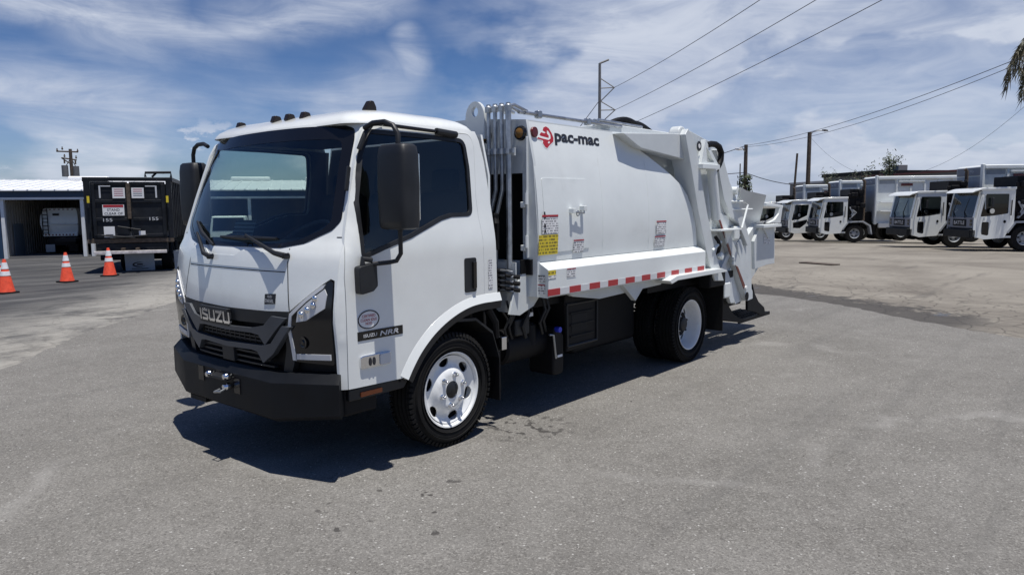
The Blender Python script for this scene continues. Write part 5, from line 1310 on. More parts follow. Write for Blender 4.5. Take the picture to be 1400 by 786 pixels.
# local: +x along the facade to the right, +y into the building, z up; u(px) positions along it
H = 2.42
def gb_(a, b, n, m, bev=0, par=G): return MB().b2(a, b).build(n, m, par, bevel=bev)
XE = 26.0
gb_((-8, -.05, H), (XE, .10, H + .25), 'blue_fascia', 'navy', .01)
gb_((-8, -.09, H - .09), (XE, -.052, H - .0), 'fascia_trim', 'postwhite')
rf = MB(); rf.add([(-8, -.25, H + .29), (XE, -.25, H + .29), (XE, 6.2, H + .92), (-8, 6.2, H + .92), (-8, -.25, H + .25), (XE, -.25, H + .25), (XE, 12.8, H + .29), (-8, 12.8, H + .29), (-8, 12.8, H + .25), (XE, 12.8, H + .25)],
      [(0, 1, 2, 3), (3, 2, 6, 7), (0, 4, 5, 1), (4, 8, 9, 5), (7, 6, 9, 8), (0, 3, 7, 8, 4), (1, 5, 9, 6, 2)])
roof = rf.build('roof', 'roofw', G, flat=True)
rr_ = MB()
for k in range(70): 
    x = -7.8 + k * .48; rr_.add([(x, -.26, H + .285), (x + .05, -.26, H + .285), (x + .05, 6.2, H + .92), (x, 6.2, H + .92), (x, -.26, H + .32), (x + .05, -.26, H + .32), (x + .05, 6.2, H + .95), (x, 6.2, H + .95)], [(4, 5, 6, 7), (0, 1, 5, 4), (0, 4, 7, 3), (1, 2, 6, 5)])
sr_ = rr_.build('standing_seam', 'roofw', roof, flat=True); sr_['kind'] = 'stuff'
for x, w in ((.75, 1.75), (8.0, 1.9), (11.6, 3.5)): gb_((x, 5.6, H + .86), (x + w, 6.1, H + 1.08), 'ridge_vent', 'roofw', .08)
gb_((-8, 12.6, -.1), (XE, 12.8, H + .4), 'back_wall', 'wallgrey')
# posts between bays
for x in (-.20, BW - .25, BW + .05, 9.1, 11.9, 15.5): gb_((x, -.04, -.1), (x + .13, .16, H), 'white_post', 'postwhite', .01)
gb_((-8, -.02, -.1), (-.22, .12, H), 'blue_wall', 'navy')
gb_((-8, .1, -.08), (XE, 12.6, -.05 + .1), 'shop_floor', 'concrete')
# left side wall of the bay, ribbed sheet, and its personnel door
sw_ = gb_((-.20, .17, 0), (-.10, 9.0, H), 'side_wall', 'wallgrey')
rw = MB()
for k in range(30): rw.b2((-.10, .3 + k * .29, 0), (-.07, .38 + k * .29, H))
rbw = rw.build('wall_ribs', 'wallgrey', sw_, flat=True); rbw['kind'] = 'stuff'
gb_((-.30, 9.0, 0), (BW + .3, 9.1, H), 'rear_partition', 'wallgrey')
for k in range(14): gb_((-.2 + k * .27, 8.96, 1.5), (-.12 + k * .27, 9.0, H), 'partition_rib', 'wallgrey')
gb_((-.066, .8, 0), (-.04, 1.9, 1.35), 'shop_door', 'doorgrey', .01)
gb_((BW + .2, .2, 0), (BW + .3, 9.0, H), 'side_wall', 'wallgrey')
gb_((BW + 15.5, .0, 0), (BW + 22, .1, H), 'front_wall', 'wallgrey')
# bollard and pipe at the left jamb
bo_ = empty('bollard', (7.08,30.65,-0.24), label='small yellow bollard at the left corner of the garage', cat='bollard')
MB().cyl((0, 0, 0), (0, 0, .95), .06).build('bollard_post', 'yellow', bo_); MB().lathe([(0, .06), (.03, .04), (.04, 0)], (0, 0, .95), 'z', 12, closed=False).build('bollard_cap', 'yellow', bo_)
# tank truck parked inside the bay
TT = empty('parked_refuse_truck', loc=(bl[0] + cos(BA) * BW * .50 - sin(BA) * 1.6, bl[1] + sin(BA) * BW * .50 + cos(BA) * 1.6, GZ + .05), rz=BA - radians(4), label='white garbage truck with ladder seen from behind inside the open garage bay', cat='garbage truck')
b = MB(); pts = [(-.95, 1.05), (-1.04, 1.3), (-1.10, 1.6), (-1.12, 1.9), (-1.09, 2.2), (-1.02, 2.45), (-.93, 2.62), (.93, 2.62), (1.02, 2.45), (1.09, 2.2), (1.12, 1.9), (1.10, 1.6), (1.04, 1.3), (.95, 1.05)]
b.add([(x, -.25 * sin(pi * (z - 1.05) / 1.57), z) for x, z in pts] + [(x, 5.5, z) for x, z in pts], [(0, 1, 12, 13), (1, 2, 11, 12), (2, 3, 10, 11), (3, 4, 9, 10), (4, 5, 8, 9), (5, 6, 7, 8), tuple(range(14, 28))[::-1]] + [(i, (i + 1) % 14, 14 + (i + 1) % 14, 14 + i) for i in range(14)])
b.build('tank_body', 'bodywhite', TT, bevel=.04)
MB().tube([(-1.08, -.26, 1.70), (1.08, -.26, 1.70)], .05, 8).build('rear_rail', 'bodywhite', TT)
MB().b2((-1.0, -.16, 1.02), (1.0, .05, 1.22)).build('rear_bumper', 'bodywhite', TT, bevel=.02)
for k in range(9): MB().b2((-.88 + k * .2, -.18, 1.06), (-.80 + k * .2, -.155, 1.14)).build('tail_lamp', 'redlens', TT)
for k in range(7): MB().b2((-.85 + k * .26, -.10, 2.52), (-.76 + k * .26, -.04, 2.57)).build('marker_light', 'redlens', TT)
for x in (-.92, -.62): MB().tube([(x, -.34, 1.1), (x, -.34, 2.60)], .028, 6).build('ladder_rail', 'frame', TT)
for k in range(7): MB().tube([(-.92, -.34, 1.2 + k * .21), (-.62, -.34, 1.2 + k * .21)], .022, 6).build('ladder_rung', 'frame', TT)
MB().b2((-.35, -.26, 2.2), (.0, -.2, 2.32)).build('name_panel', 'frame', TT)
MB().b2((-.95, -.05, .12), (-.42, -.02, .55)).build('mud_flap', 'bodygrey', TT)
MB().b2((.42, -.05, .12), (.95, -.02, .55)).build('mud_flap', 'frame', TT)
MB().b2((-.8, 0, .5), (.8, 5.5, 1.04)).build('chassis', 'frame', TT)
for s_ in (-1, 1):
    t = MB(); tyre_simple(t, (s_ * .80, .9, .48), .48, .5, 'x'); t.build('tyre', 'rubber', TT)
MB().b2((.3, -1.9, .75), (1.5, -.6, .95)).build('tail_platform', 'frame', TT, bevel=.02)
# a white cab-over parked in the next bay, seen through the cab windows
NB = empty('parked_box_truck', loc=(bl[0] + cos(BA) * 8.45 + sin(BA) * 1.9, bl[1] + sin(BA) * 8.45 - cos(BA) * 1.9, GZ + .05), rz=BA, label='white cab-over truck parked before the garage, seen through the windscreen', cat='truck')
MB().prism([(-1, .45), (1.0, .45), (1.0, 1.3), (.88, 2.1), (-.88, 2.1), (-1, 1.3)], 'y', 0, 1.6).build('cab', 'bodywhite', NB, bevel=.08)
MB().prism([(-.86, 1.3), (.86, 1.3), (.78, 2.0), (-.78, 2.0)], 'y', -.01, .02).build('windscreen', 'gloss', NB)
for s_ in (-1, 1): MB().b2((s_ * .95, -.02, .6), (s_ * .65, .0, .8)).build('headlight', 'silverfilm', NB)
MB().b2((-.6, -.03, .62), (.6, .0, .85)).build('grille', 'frame', NB)
for s_ in (-1, 1):
    t = MB(); tyre_simple(t, (s_ * .80, .6, .42), .42, .25, 'x'); t.build('tyre', 'rubber', NB)
NC = empty('service_van', loc=(bl[0] + cos(BA) * 11.2 + sin(BA) * 3.3, bl[1] + sin(BA) * 11.2 - cos(BA) * 3.3, GZ + .05), rz=BA, label='dark van with pale windscreen parked before the garage, seen through the windscreen', cat='van')
MB().prism([(-1.05, .4), (1.05, .4), (1.05, 1.2), (.85, 1.9), (-.85, 1.9), (-1.05, 1.2)], 'y', 0, 3).build('van_body', 'frame', NC, bevel=.08)
MB().prism([(-.95, 1.18), (.95, 1.18), (.82, 1.6), (-.82, 1.6)], 'y', -.02, .02).build('windscreen', 'warelight', NC)
for s_ in (-1, 1):
    t = MB(); tyre_simple(t, (s_ * .85, .6, .38), .38, .22, 'x'); t.build('tyre', 'rubber', NC)

TT.scale = (.66, .7, .74); NB.scale = (.74,) * 3; NC.scale = (.84,) * 3
# ================================================================== fleet of low-cab refuse trucks on the right
FW = Vector((-.559, .829)).normalized(); FA = math.atan2(FW.y, FW.x)      # heading
def make_fleet(variant=0):
    """local: +x forward, origin on the ground below the front driver-side corner of the cab, +y driver's side (towards the viewer)"""
    r = empty('refuse_truck')
    Wd = 2.15
    # cab side profile (x, z)
    prof_ = [(0, .78), (0, 1.50), (-.20, 2.50), (-.28, 2.62), (-1.50, 2.64), (-1.50, 1.30), (-1.15, .72), (-.40, .66)]
    body = MB()
    win = [(-.24, 1.55), (-.42, 2.45), (-1.28, 2.45), (-1.28, 1.68), (-.78, 1.60)] if variant == 0 else [(-.20, 1.45), (-.40, 2.40), (-1.20, 2.40), (-1.10, 1.75), (-.60, 1.50)]
    low = [(-.30, .86), (-.30, 1.35), (-.58, 1.35), (-.58, .80)] if variant == 0 else [(-.30, 1.0), (-.28, 1.32), (-1.15, 1.52), (-1.05, 1.25), (-.70, .98)]
    low = fillet(low, .06, 3)
    for y, t in ((0, -.04), (-Wd, .04)): body.patch(prof_, [fillet(win, .05, 3), low], .5, lambda u, v: (u, y, v), (0, t, 0))
    body.add([(-1.5, 0, 1.3), (-1.5, -Wd, 1.3), (-1.5, -Wd, 2.64), (-1.5, 0, 2.64)], [(0, 1, 2, 3)])
    body.b2((-1.5, -Wd + .04, .72), (-.02, -.04, .80))
    cab_ = body.build('cab', 'white', r, bevel=.01)
    MB().patch([(-.24, 1.5), (-.42, 2.5), (-1.30, 2.5), (-1.30, 1.6)] if variant == 0 else [(-.18, 1.4), (-.38, 2.45), (-1.25, 2.45), (-1.15, 1.5)], [], 1, lambda u, v: (u, -.05, v)).build('side_window', 'fleetglass', r)
    MB().patch([(a, b) for a, b in low], [], 1, lambda u, v: (u, -.03, v)).build('lower_window', 'gloss', r)
    MB().prism([(.12, 2.50), (.02, 2.60), (-.28, 2.70), (-1.52, 2.72), (-1.52, 2.62), (-.22, 2.60)], 'y', .03, -Wd - .03).build('roof_visor', 'white', r, bevel=.02)
    MB().add([(-.005, -.12, 1.55), (-.005, -Wd + .12, 1.55), (-.19, -Wd + .12, 2.52), (-.19, -.12, 2.52)], [(0, 1, 2, 3)]).build('windscreen', 'fleetglass', r)
    for y0 in (0, -Wd + .12): MB().prism([(0, 1.50), (-.2, 2.55), (-.28, 2.55), (-.08, 1.50)], 'y', y0, y0 - .12).build('pillar', 'white', r)
    MB().b2((-.1, -Wd + .0, 1.10), (.012, -.02, 1.54)).build('front_panel', 'fleetgrey', r, bevel=.02)
    gp_ = MB().b2((.0, -Wd + .55, 1.17), (.035, -.55, 1.45)).build('grille', 'frame', r, bevel=.01)
    lettering('BATTLE', lambda u, v: (.038, -Wd + .66 + u, 1.24 + v), 'silverfilm', gp_, (.84, .14), bold=.01)
    for y0 in (-.10, -Wd + .10):
        for z in (1.20, 1.34):
            MB().b2((.0, y0 - .16 if y0 > -1 else y0 + .0, z), (.03, y0 if y0 > -1 else y0 + .16, z + .11)).build('headlight', 'gloss', r, bevel=.01)
    MB().b2((-.1, -Wd - .02, .72), (.14, .0, 1.05)).build('front_bumper', 'bumper', r, bevel=.03)
    for y0 in (-.6, -1.5): MB().tube([(.05, y0, 1.5), (-.04, y0 - .25, 1.75), (-.16, y0 - .1, 2.3)], .018, 5).build('wiper', 'black', r)
    MB().b2((-1.45, -.9, .8), (-.9, -.3, 1.9)).build('seat', 'seat', r, bevel=.05); MB().b2((-1.45, -1.9, .8), (-.9, -1.3, 1.9)).build('seat', 'seat', r, bevel=.05)
    MB().b2((-.5, -Wd + .1, .8), (-.1, -.1, 1.5)).build('dashboard', 'dash', r)
    MB().tube([(-.30, .02, 2.45), (-.30, .16, 2.4), (-.32, .18, 1.85)], .018, 6).build('mirror_arm', 'steel', r)
    MB().prism(disc_poly(-.62, 1.78, .09, .10, 14), 'y', .06, .10).build('round_mirror', 'chrome', r)
    MB().b2((-.68, .05, 1.95), (-.60, .10, 2.3)).build('mirror_head', 'black', r, bevel=.01)
    MB().tube([(-.36, .03, 1.15 + .38), (-.36, .05, 1.40)], .02, 6).build('door_grip', 'steel', r)
    MB().tube([(-1.36, .03, 1.6), (-1.36, .05, 2.2)], .02, 6).build('grab_rail', 'black', r)
    MB().prism(disc_poly(-1.15, 1.36, .05, .06, 12), 'y', .001, .012).build('fuel_cap', 'frame', r)
    for o_ in kids(r): o_.location.z = -.20
    # machinery between cab and body
    pk = MB(); pk.b2((-2.35, -Wd + .05, 1.25), (-1.55, -.05, 2.55)); pk.b2((-2.25, -Wd + .2, 2.5), (-1.65, -.2, 2.95)); pk.b2((-2.9, -1.7, .8), (-2.3, -.4, 1.7))
    rnd = random.Random(3)
    for k in range(14): 
        x, y, z = rnd.uniform(-2.3, -1.6), rnd.uniform(-.10, .03), rnd.uniform(1.3, 2.85); pk.box((x, y, z), (rnd.uniform(.1, .35), .1, rnd.uniform(.08, .3)))
    pk.build('engine_pack', 'frame', r, bevel=.03)
    for k in range(3): MB().tube([(-1.62, -.02 + .02 * k, 1.3), (-1.75 - .1 * k, .05, 1.65), (-1.6, .03, 1.95)], .03, 6).build('intake_hose', 'bodygrey', r)
    MB().tube([(-2.42, -.25, 1.2), (-2.42, -.25, 3.35), (-2.34, -.25, 3.46)], .075, 10).build('exhaust_stack', 'rust', r)
    # hopper body
    BX = -3.0
    bd = MB(); bd.prism([(BX, 1.05), (BX, 3.55), (BX - .10, 3.62), (-9.2, 3.62), (-9.6, 2.9), (-9.6, 1.2), (-9.2, 1.05)], 'y', .02, -Wd - .1); bd.build('refuse_body', 'bodywhite', r, bevel=.03)
    fr_ = MB().b2((BX, -Wd + .05, 1.15), (BX + .04, -.12, 3.12)).build('body_front', 'bodygrey', r)  # grey plate puts the shade of the forward face into its colour
    MB().b2((BX, -Wd + .05, 3.18), (BX + .05, -.12, 3.52)).build('header_panel', 'fleetgrey', r)
    lettering('New Way', lambda u, v: (BX + .056, -Wd + .65 + u, 3.27 + v), 'paper', fr_, (.85, .16), shear=.3)
    MB().b2((BX - .02, -.10, 1.0), (BX + .10, .10, 3.66)).build('front_post', 'bodywhite', r, bevel=.03)
    for k in range(8): x = BX - .95 - k * .72; MB().b2((x, .02, 1.1), (x - .10, .09, 3.55)).build('body_rib', 'bodywhite', r, bevel=.01)
    MB().b2((-9.2, .02, 3.45), (BX, .13, 3.60)).build('top_rail', 'bodywhite', r, bevel=.02)
    MB().b2((BX - .9, .021, 3.2), (BX - .1, .03, 3.42)).build('grey_panel', 'bodygrey', r)
    MB().b2((BX - 2.4, .09, 3.30), (BX - 1.08, .14, 3.38)).build('body_bar', 'white', r)
    MB().b2((BX - 1.8, .091, 3.08), (BX - 1.2, .10, 3.22)).build('red_plate', 'waretrim', r)
    for z in (2.22, 1.75): MB().prism([(BX - .08, z), (BX - 1.3, z), (BX - 1.2, z - .10), (BX - .12, z - .05)], 'y', .09, .38).build('side_step_shelf', 'white', r, bevel=.01)
    for k in range(4): MB().b2((BX - 1.2, .12, 1.62 - k * .14), (BX - .7, .16, 1.57 - k * .14)).build('ladder_step', 'white', r)
    MB().b2((BX - 1.0, .03, .82), (BX - .1, .2, 1.08)).build('lower_box', 'white', r, bevel=.02)
    MB().b2((-9.0, -Wd + .5, .75), (-1.6, -.5, 1.03)).build('chassis_rail', 'frame', r)
    MB().prism([(-1.25, .75), (-1.55, 1.18), (-2.35, 1.20), (-2.75, .95), (-2.85, .45), (-2.78, .45), (-2.68, .90), (-2.32, 1.12), (-1.58, 1.10), (-1.30, .70)], 'y', .02, -.45).build('front_fender', 'bodygrey', r)
    for x in (-1.92, -6.6, -8.0):
        for y in (-.16, -Wd + .16) + ((-.50, -Wd + .5) if x < -3 else ()):
            t = MB(); tyre_simple(t, (x, y, .50), .50, .29); wt = t.build('tyre', 'rubber', r)
            MB().lathe([(.10, 0), (.10, .10), (.03, .13), (.03, .22), (.14, .27), (.14, .285), (-.14, .285), (-.14, 0)], (x, y, .50), 'y', 20, closed=False).build('rim', 'bodygrey', wt)
            for k in range(5):
                if y != -.16: break
                a = k * 2 * pi / 5 + .2; MB().box((x + .17 * cos(a), y + .036, .5 + .17 * sin(a)), (.08, .01, .06)).build('hand_hole', 'frame', wt)
    MB().b2((-3.0, -.3, .45), (-2.87, .0, 1.0)).build('mud_flap', 'frame', r)
    return r
f0 = make_fleet(0); f1 = make_fleet(1)
FP = [(29.83,-0.22,0.49), (32.23,2.39,0.37), (37.66,7.82,0.09), (40.02,10.25,-0.03), (42.68,13.14,-0.17), (45.51,15.46,-0.31)]
flab = ['white refuse truck at the right edge of the fleet row, nearest and largest', 'second white refuse truck from the right, its cab in front of a dark engine pack', 'white refuse truck in mid row whose whole front wheel shows clear of its neighbours',
        'white refuse truck with big angled lower door glass near the tailgate of the foreground truck', 'white refuse truck half hidden behind the tailgate wing of the big truck', 'farthest white refuse truck, almost wholly hidden behind the tailgate']
for i, p in enumerate(FP[:5]):
    proto_ = f1 if i >= 3 else f0
    o = proto_ if i in (0, 3) else copy_tree(proto_)
    o.location = (p[0], p[1], gz(p[0], p[1])); o.rotation_euler.z = FA + (0, .03, -.02, .02, 0)[i]; o.scale = (.95, .95, .95)
    tag(o, flab[i], 'garbage truck', 'white refuse trucks parked in a row')

# ================================================================== warehouse behind the fleet
wl = (78.14,22.38,3.63); wr = (59.36,-0.13,2.77)
wv = Vector((wr[0] - wl[0], wr[1] - wl[1])); WA = math.atan2(wv.y, wv.x); WLn = wv.length
g0 = gz(90, 0)
Wh = empty('warehouse', (wl[0], wl[1], g0), rz=WA, label='low grey flat-roofed warehouse with maroon roof edge behind the fleet', cat='warehouse')
tz1 = (66.72,6.04,4.51); HW = tz1[2] - g0 - .45
tz0 = (73.88,15.69,4.10); H0 = tz0[2] - g0
MB().b2((-2, 0, 0), (WLn * .22, 16, H0 - .3)).build('wall', 'ware', Wh); MB().b2((-2.1, -.1, H0 - .3), (WLn * .22, 16, H0 - .1)).build('roof_edge', 'warelight', Wh)
MB().b2((WLn * .22, -1.5, 0), (WLn * .50, 16, H0 + .1)).build('wall', 'ware', Wh); MB().b2((WLn * .22, -1.7, H0 + .1), (WLn * .50, 16, H0 + .45)).build('roof_edge', 'frame', Wh)
MB().b2((WLn * .50, -3, 0), (WLn * 1.1, 16, HW - .12)).build('wall', 'ware', Wh); MB().b2((WLn * .499, -3.2, HW - .12), (WLn * 1.1, 16, HW)).build('roof_edge', 'waretrim', Wh)
for k in range(8): MB().b2((WLn * .56 + k * 1.3, -3.06, HW - 2.3), (WLn * .56 + k * 1.3 + 1.2, -3.0, HW - .6)).build('wall_panel', 'warelight', Wh)
MB().b2((WLn * .44, 1, H0 + .4), (WLn * .44 + .9, 1.9, H0 + .95)).build('roof_unit', 'ware', Wh)

# ================================================================== poles and wires
def pole(name, base_px, D, r, mat_, lab, cat='utility pole', lean=0, top=None):
    (bx, by), (tx, ty) = base_px
    return None
def vpole(name, p_top, r0, r1, m, lab, cat, lean=(0, 0)):
    """p_top = top of the pole in the world; its foot stands straight below, on the ground"""
    z0 = gz(p_top[0], p_top[1]) if True else 0
    e = empty(name, (p_top[0] + lean[0], p_top[1] + lean[1], z0), label=lab, cat=cat)
    h = p_top[2] - z0
    MB().tube([(0, 0, -.1), (-lean[0], -lean[1], h)], [r0, r1], 12).build('pole_shaft', m, e)
    return e, h
def wire(pts, sag, r, lab, name='power_line', n=26, group=None):
    a, b_ = Vector(pts[0]), Vector(pts[1]); q = []
    for k in range(n + 1):
        t = k / n; p = a.lerp(b_, t); p.z -= sag * 4 * t * (1 - t); q.append(p)
    o = MB().tube(q, r, 5, cap=False).build(name, 'wire', None); tag(o, lab, 'wire', group); return o
# tall transmission pole with three arms
tp = (60.36,36.38,15.71)
e, h = vpole('transmission_pole', tp, .20, .13, 'polegrey', 'tall grey transmission pole with three triangular arms above the truck body', 'utility pole')
rv = Vector((CAM[0][0], CAM[1][0])).normalized()
MB().tube([(0, 0, h), (rv.x * .9, rv.y * .9, h + .35)], .10, 6).build('top_arm', 'polegrey', e)
tips = []
for (y0, y1, ya) in ((107, 120, 121), (138, 150, 151), (168, 178, 178)):
    A0 = (60.36,36.38,14.30) if y0 == 107 else ((60.37,36.37,12.09) if y0 == 138 else (60.37,36.36,9.94))
    A1 = (60.37,36.37,13.30) if y0 == 107 else ((60.37,36.37,11.16) if y0 == 138 else (60.38,36.36,9.07))
    A2 = (60.37,36.37,11.94) if y0 == 107 else ((60.37,36.36,9.79) if y0 == 138 else (60.38,36.35,7.63))
    TP_ = (61.14,35.16,13.33) if y0 == 107 else ((61.19,35.08,11.15) if y0 == 138 else (61.20,35.07,9.11))
    L0 = Vector((e.location.x, e.location.y, e.location.z)); tips.append(TP_)
    for q in (A0, A1, A2): MB().tube([Vector((0, 0, q[2] - L0.z)), Vector(TP_) - L0], .055, 6).build('arm', 'polegrey', e)
W1 = [(34.22,5.31,13.91), (34.91,2.24,13.67), (35.32,-0.62,13.04)]
wlab = ['top power line of the three rising from the tall transmission pole', 'middle power line of the three rising from the tall transmission pole', 'lowest power line of the three rising from the tall transmission pole']
for tpt, q, l in zip(tips, W1, wlab): wire((tpt, q), .35, .022, l, group='power lines over the truck')
wire(((60.37,36.37,12.16), (46.69,29.82,7.46)), .0, .035, 'guy wire running down left from the tall transmission pole')
# double line on the right
wire(((54.91,18.91,6.35), (27.51,-3.53,7.14)), .55, .014, 'upper strand of the double cable sloping up to the palm at the right', group='double cable at the right')
wire(((54.91,18.90,6.24), (27.51,-3.53,7.00)), .72, .012, 'lower strand of the double cable sloping up to the palm at the right', group='double cable at the right')
wire(((74.81,41.55,5.10), (54.91,18.91,6.35)), .3, .03, 'cable running left from the wooden pole behind the tailgate')
wire(((74.81,41.56,5.97), (54.93,18.86,4.22)), .4, .03, 'low cable left of the wooden pole behind the tailgate')
wire(((54.93,18.86,4.16), (70.17,14.09,4.36)), 1.0, .03, 'low slack cable right of the wooden pole')
wire(((60.36,15.62,7.00), (42.38,-0.94,6.97)), 3.6, .008, 'thin slack wire hanging from the street light pole to the right')
# wooden pole with lamp behind the tailgate
e, h = vpole('utility_pole', (54.89,18.96,6.41), .18, .14, 'wood', 'dark wooden utility pole with a small lamp and vines behind the tailgate', 'utility pole')
lq = Vector((53.76,19.08,6.01)) - Vector(e.location)
MB().tube([(0, 0, h - .6), ((lq.x) * .5, lq.y * .5, lq.z + .1), lq], .05, 6).build('lamp_arm', 'steel', e)
MB().box(lq, (.7, .35, .16)).build('lamp_head', 'paper', e, bevel=.03)
rnd = random.Random(2); lv = MB()
for k in range(420):
    z = rnd.uniform(1.5, h * .66); a = rnd.uniform(0, 2 * pi); rr = .22 + abs(rnd.gauss(0, .28)) * (1 - z / h * .6)
    c = Vector((rr * cos(a), rr * sin(a), z)); u_ = Vector((rnd.gauss(0, 1), rnd.gauss(0, 1), rnd.gauss(0, 1))).normalized() * .16; w_ = u_.orthogonal().normalized() * .10
    lv.add([c - u_, c + w_, c + u_, c - w_], [(0, 1, 2, 3)])
lv.build('vines', 'leaf', e, flat=True)['kind'] = 'stuff'
# street light pole
e, h = vpole('street_light', (60.30,15.80,7.55), .20, .16, 'wood', 'wooden street light pole with curved arm above the fleet', 'street light')
q = [Vector((60.31,15.79,7.25)), Vector((60.37,15.59,7.54)), Vector((60.49,15.22,7.64)), Vector((60.65,14.69,7.64))]
MB().tube([p - Vector(e.location) for p in q], .05, 6).build('lamp_arm', 'steel', e)
MB().box(q[-1] - Vector(e.location), (.7, .3, .12)).build('lamp_head', 'polegrey', e, bevel=.03)
e, h = vpole('utility_pole', (63.81,17.94,6.11), .11, .09, 'wood', 'thin leaning dark pole left of the street light', 'utility pole', lean=(-.15, .3))
e, h = vpole('utility_pole', (63.96,23.19,5.45), .07, .05, 'wood', 'thin short pole just left of the wooden utility pole', 'utility pole')
# left pole with crossarms and transformers behind the garage
e, h = vpole('utility_pole', (20.73,61.48,6.63), .17, .12, 'wood', 'wooden utility pole with crossarms and two transformers behind the garage roof', 'utility pole')
le = Vector(e.location); cr = rv
def lp_(px, py, D=70.0): return None
for pa, pb_ in (((19.81,61.80,6.42), (21.25,61.30,6.41)), ((20.11,61.69,5.91), (21.11,61.34,5.76))):
    MB().tube([Vector(pa) - le, Vector(pb_) - le], .065, 6).build('crossarm', 'wood', e)
MB().tube([Vector((20.11,61.69,5.91)) - le, Vector((20.66,61.50,5.45)) - le], .05, 5).build('arm_brace', 'wood', e)
for q in ((20.29,61.63,4.86), (21.01,61.38,4.81)):
    c = Vector(q) - le; tr_ = MB().cyl(c - Vector((0, 0, .45)), c + Vector((0, 0, .45)), .24).build('transformer', 'polegrey', e)
    MB().cyl(c + Vector((0, 0, .6)), c + Vector((0, 0, .9)), .06).build('bushing', 'rust', tr_)
for q in ((19.87,61.78,6.54), (20.21,61.66,6.67), (21.21,61.31,6.53), (20.32,61.62,6.09), (21.08,61.36,5.99)):
    c = Vector(q) - le; MB().lathe([(-.12, 0), (-.12, .05), (-.03, .08), (.03, .04), (.12, .05), (.12, 0)], c, 'z', 8, closed=False).build('insulator', 'rust', e)
for a, b_ in (((20.74,61.48,5.93), (20.31,61.63,5.15)), ((20.74,61.48,5.93), (21.03,61.37,5.17)), ((20.41,61.59,4.51), (20.51,61.56,3.80)), ((20.89,61.42,4.46), (20.75,61.47,3.69))):
    MB().tube([Vector(a) - le, Vector(b_) - le], .03, 4).build('drop_wire', 'wire', e)

# ================================================================== trees
def bush_tree(name, p_top, D_r, lab, seed, n=420, hcrown=3.0, wcrown=.9):
    rnd = random.Random(seed); z0 = gz(p_top[0], p_top[1]); h = p_top[2] - z0
    e = empty(name, (p_top[0], p_top[1], z0), label=lab, cat='tree')
    t = MB(); t.tube([(0, 0, 0), (.05, .03, h * .5), (0, 0, h * .95)], [.10, .07, .02], 6)
    lf = MB()
    for k in range(9):
        zb = h - hcrown + rnd.uniform(0, hcrown * .7); a = rnd.uniform(0, 2 * pi); L = rnd.uniform(.4, 1) * wcrown
        tip = Vector((L * cos(a), L * sin(a), zb + rnd.uniform(.3, .9))); t.tube([(0, 0, zb), tip], [.04, .01], 5)
        for j in range(n // 9):
            c = Vector((0, 0, zb)).lerp(tip, rnd.uniform(.15, 1.1)) + Vector((rnd.gauss(0, .16), rnd.gauss(0, .16), rnd.gauss(0, .22)))
            u_ = Vector((rnd.gauss(0, 1), rnd.gauss(0, 1), rnd.gauss(0, 1))).normalized() * rnd.uniform(.06, .13); w_ = u_.orthogonal().normalized() * u_.length * .4
            lf.add([c - u_, c + w_, c + u_, c - w_], [(0, 1, 2, 3)])
    t.build('trunk', 'wood', e); lf.build('crown', 'leaf', e, flat=True)
bush_tree('small_tree', (54.09,8.25,5.02), 0, 'tall thin leafy tree above the warehouse roof, the highest of the three', 1, 1000, 2.6, .8)
bush_tree('small_tree', (55.61,10.46,4.15), 0, 'small spreading tree in front of the dark part of the warehouse', 4, 500, 2.0, 1.2)
bush_tree('small_tree', (58.84,13.79,4.03), 0, 'lowest bushy tree top beside the street light pole', 6, 420, 2.2, .9)
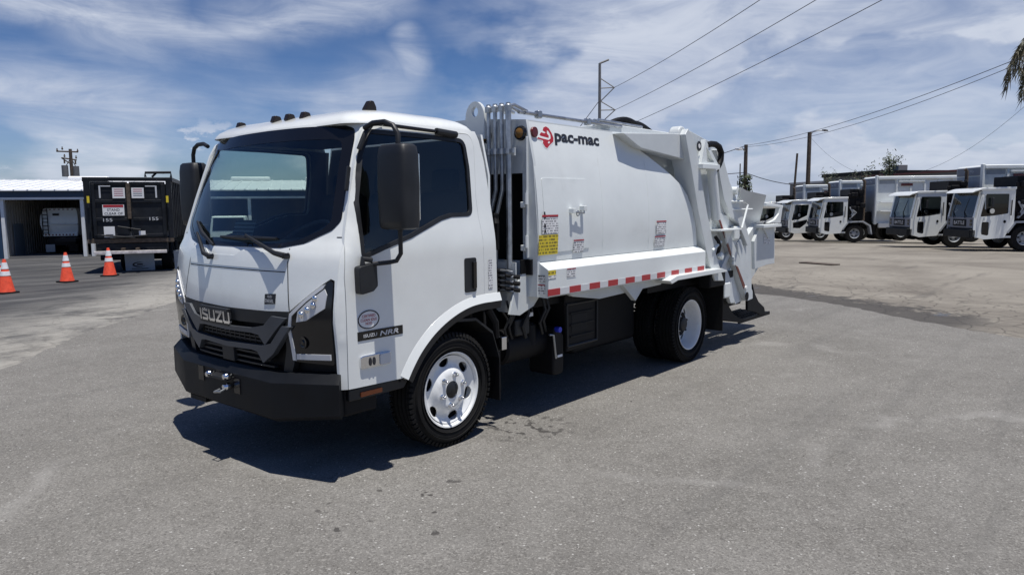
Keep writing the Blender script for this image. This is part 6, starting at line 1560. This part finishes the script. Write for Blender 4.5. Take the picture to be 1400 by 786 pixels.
# palm at the right edge
pc = (31.44,-2.21,7.94); z0 = gz(pc[0], pc[1])
pe = empty('palm_tree', (pc[0], pc[1], z0), label='palm tree with drooping fronds cut off by the right edge', cat='tree')
hh = pc[2] - z0
MB().tube([(0, 0, 0), (.1, .05, hh * .5), (0, 0, hh)], [.24, .19, .16], 12).build('trunk', 'wood', pe)
rnd = random.Random(11); fb = MB()
for k in range(58):
    a = rnd.uniform(0, 2 * pi); L = rnd.uniform(1.4, 2.0); up = rnd.uniform(-.55, .75)
    d = Vector((cos(a), sin(a), 0)); pts = []
    for j in range(9):
        t = j / 8; pts.append(d * (L * .80 * (1 - (1 - t) ** 1.7) * (1 - .25 * t * (up < 0))) + Vector((0, 0, up * L * .7 * t - L * 1.25 * t * t)))
    fb.tube([Vector((0, 0, hh)) + p for p in pts[:5]], .012, 4)
    for j in range(2, 9):
        for q in range(7):
            b0 = Vector((0, 0, hh)) + pts[j - 1].lerp(pts[j], rnd.random()); s_ = d.cross(Vector((0, 0, 1))) * rnd.choice((-1, 1))
            tip = b0 + s_ * rnd.uniform(.05, .28) + Vector((0, 0, -rnd.uniform(.15, .55))) + d * rnd.uniform(0, .2); w_ = d * .022
            fb.add([b0 - w_, b0 + w_, tip], [(0, 1, 2)])
fb.build('crown', 'palm', pe, flat=True)
# loose grit and leaf bits on the near asphalt, too many and too small to count
rnd = random.Random(21); gr = MB()
for k in range(1500):
    x, y = rnd.uniform(-2.6, 9), rnd.uniform(-4.3, 8)
    if (x * .727 - y * .686 + 3.2) < .2 or (x - 9.85) * .862 - (y + 2.2) * .508 > -.2: continue
    s_ = rnd.uniform(.0015, .0048) * (2.0 if rnd.random() < .03 else 1); a = rnd.uniform(0, pi)
    gr.box((x, y, s_ * .4), (s_ * rnd.uniform(1.2, 2.6), s_ * 1.4, s_), rz=a, rx=rnd.uniform(-.4, .4), taper=.6)
tag(gr.build('grit', mat('grit_stone', (.17, .16, .145), .9, 0, 0, .8, 3)), 'fine grit and crumbs scattered over the newer asphalt', 'grit', kind='stuff')
# storm drain on the right yard
dr = (18.95,2.00,-0.02)
de = tag(MB().box((0, 0, .015), (1.1, .35, .03)).build('drain_cover', 'rust'), 'flat rusty drain cover lying in the tan yard right of the truck', 'drain cover'); de.location = dr; de.rotation_euler.z = 1.2
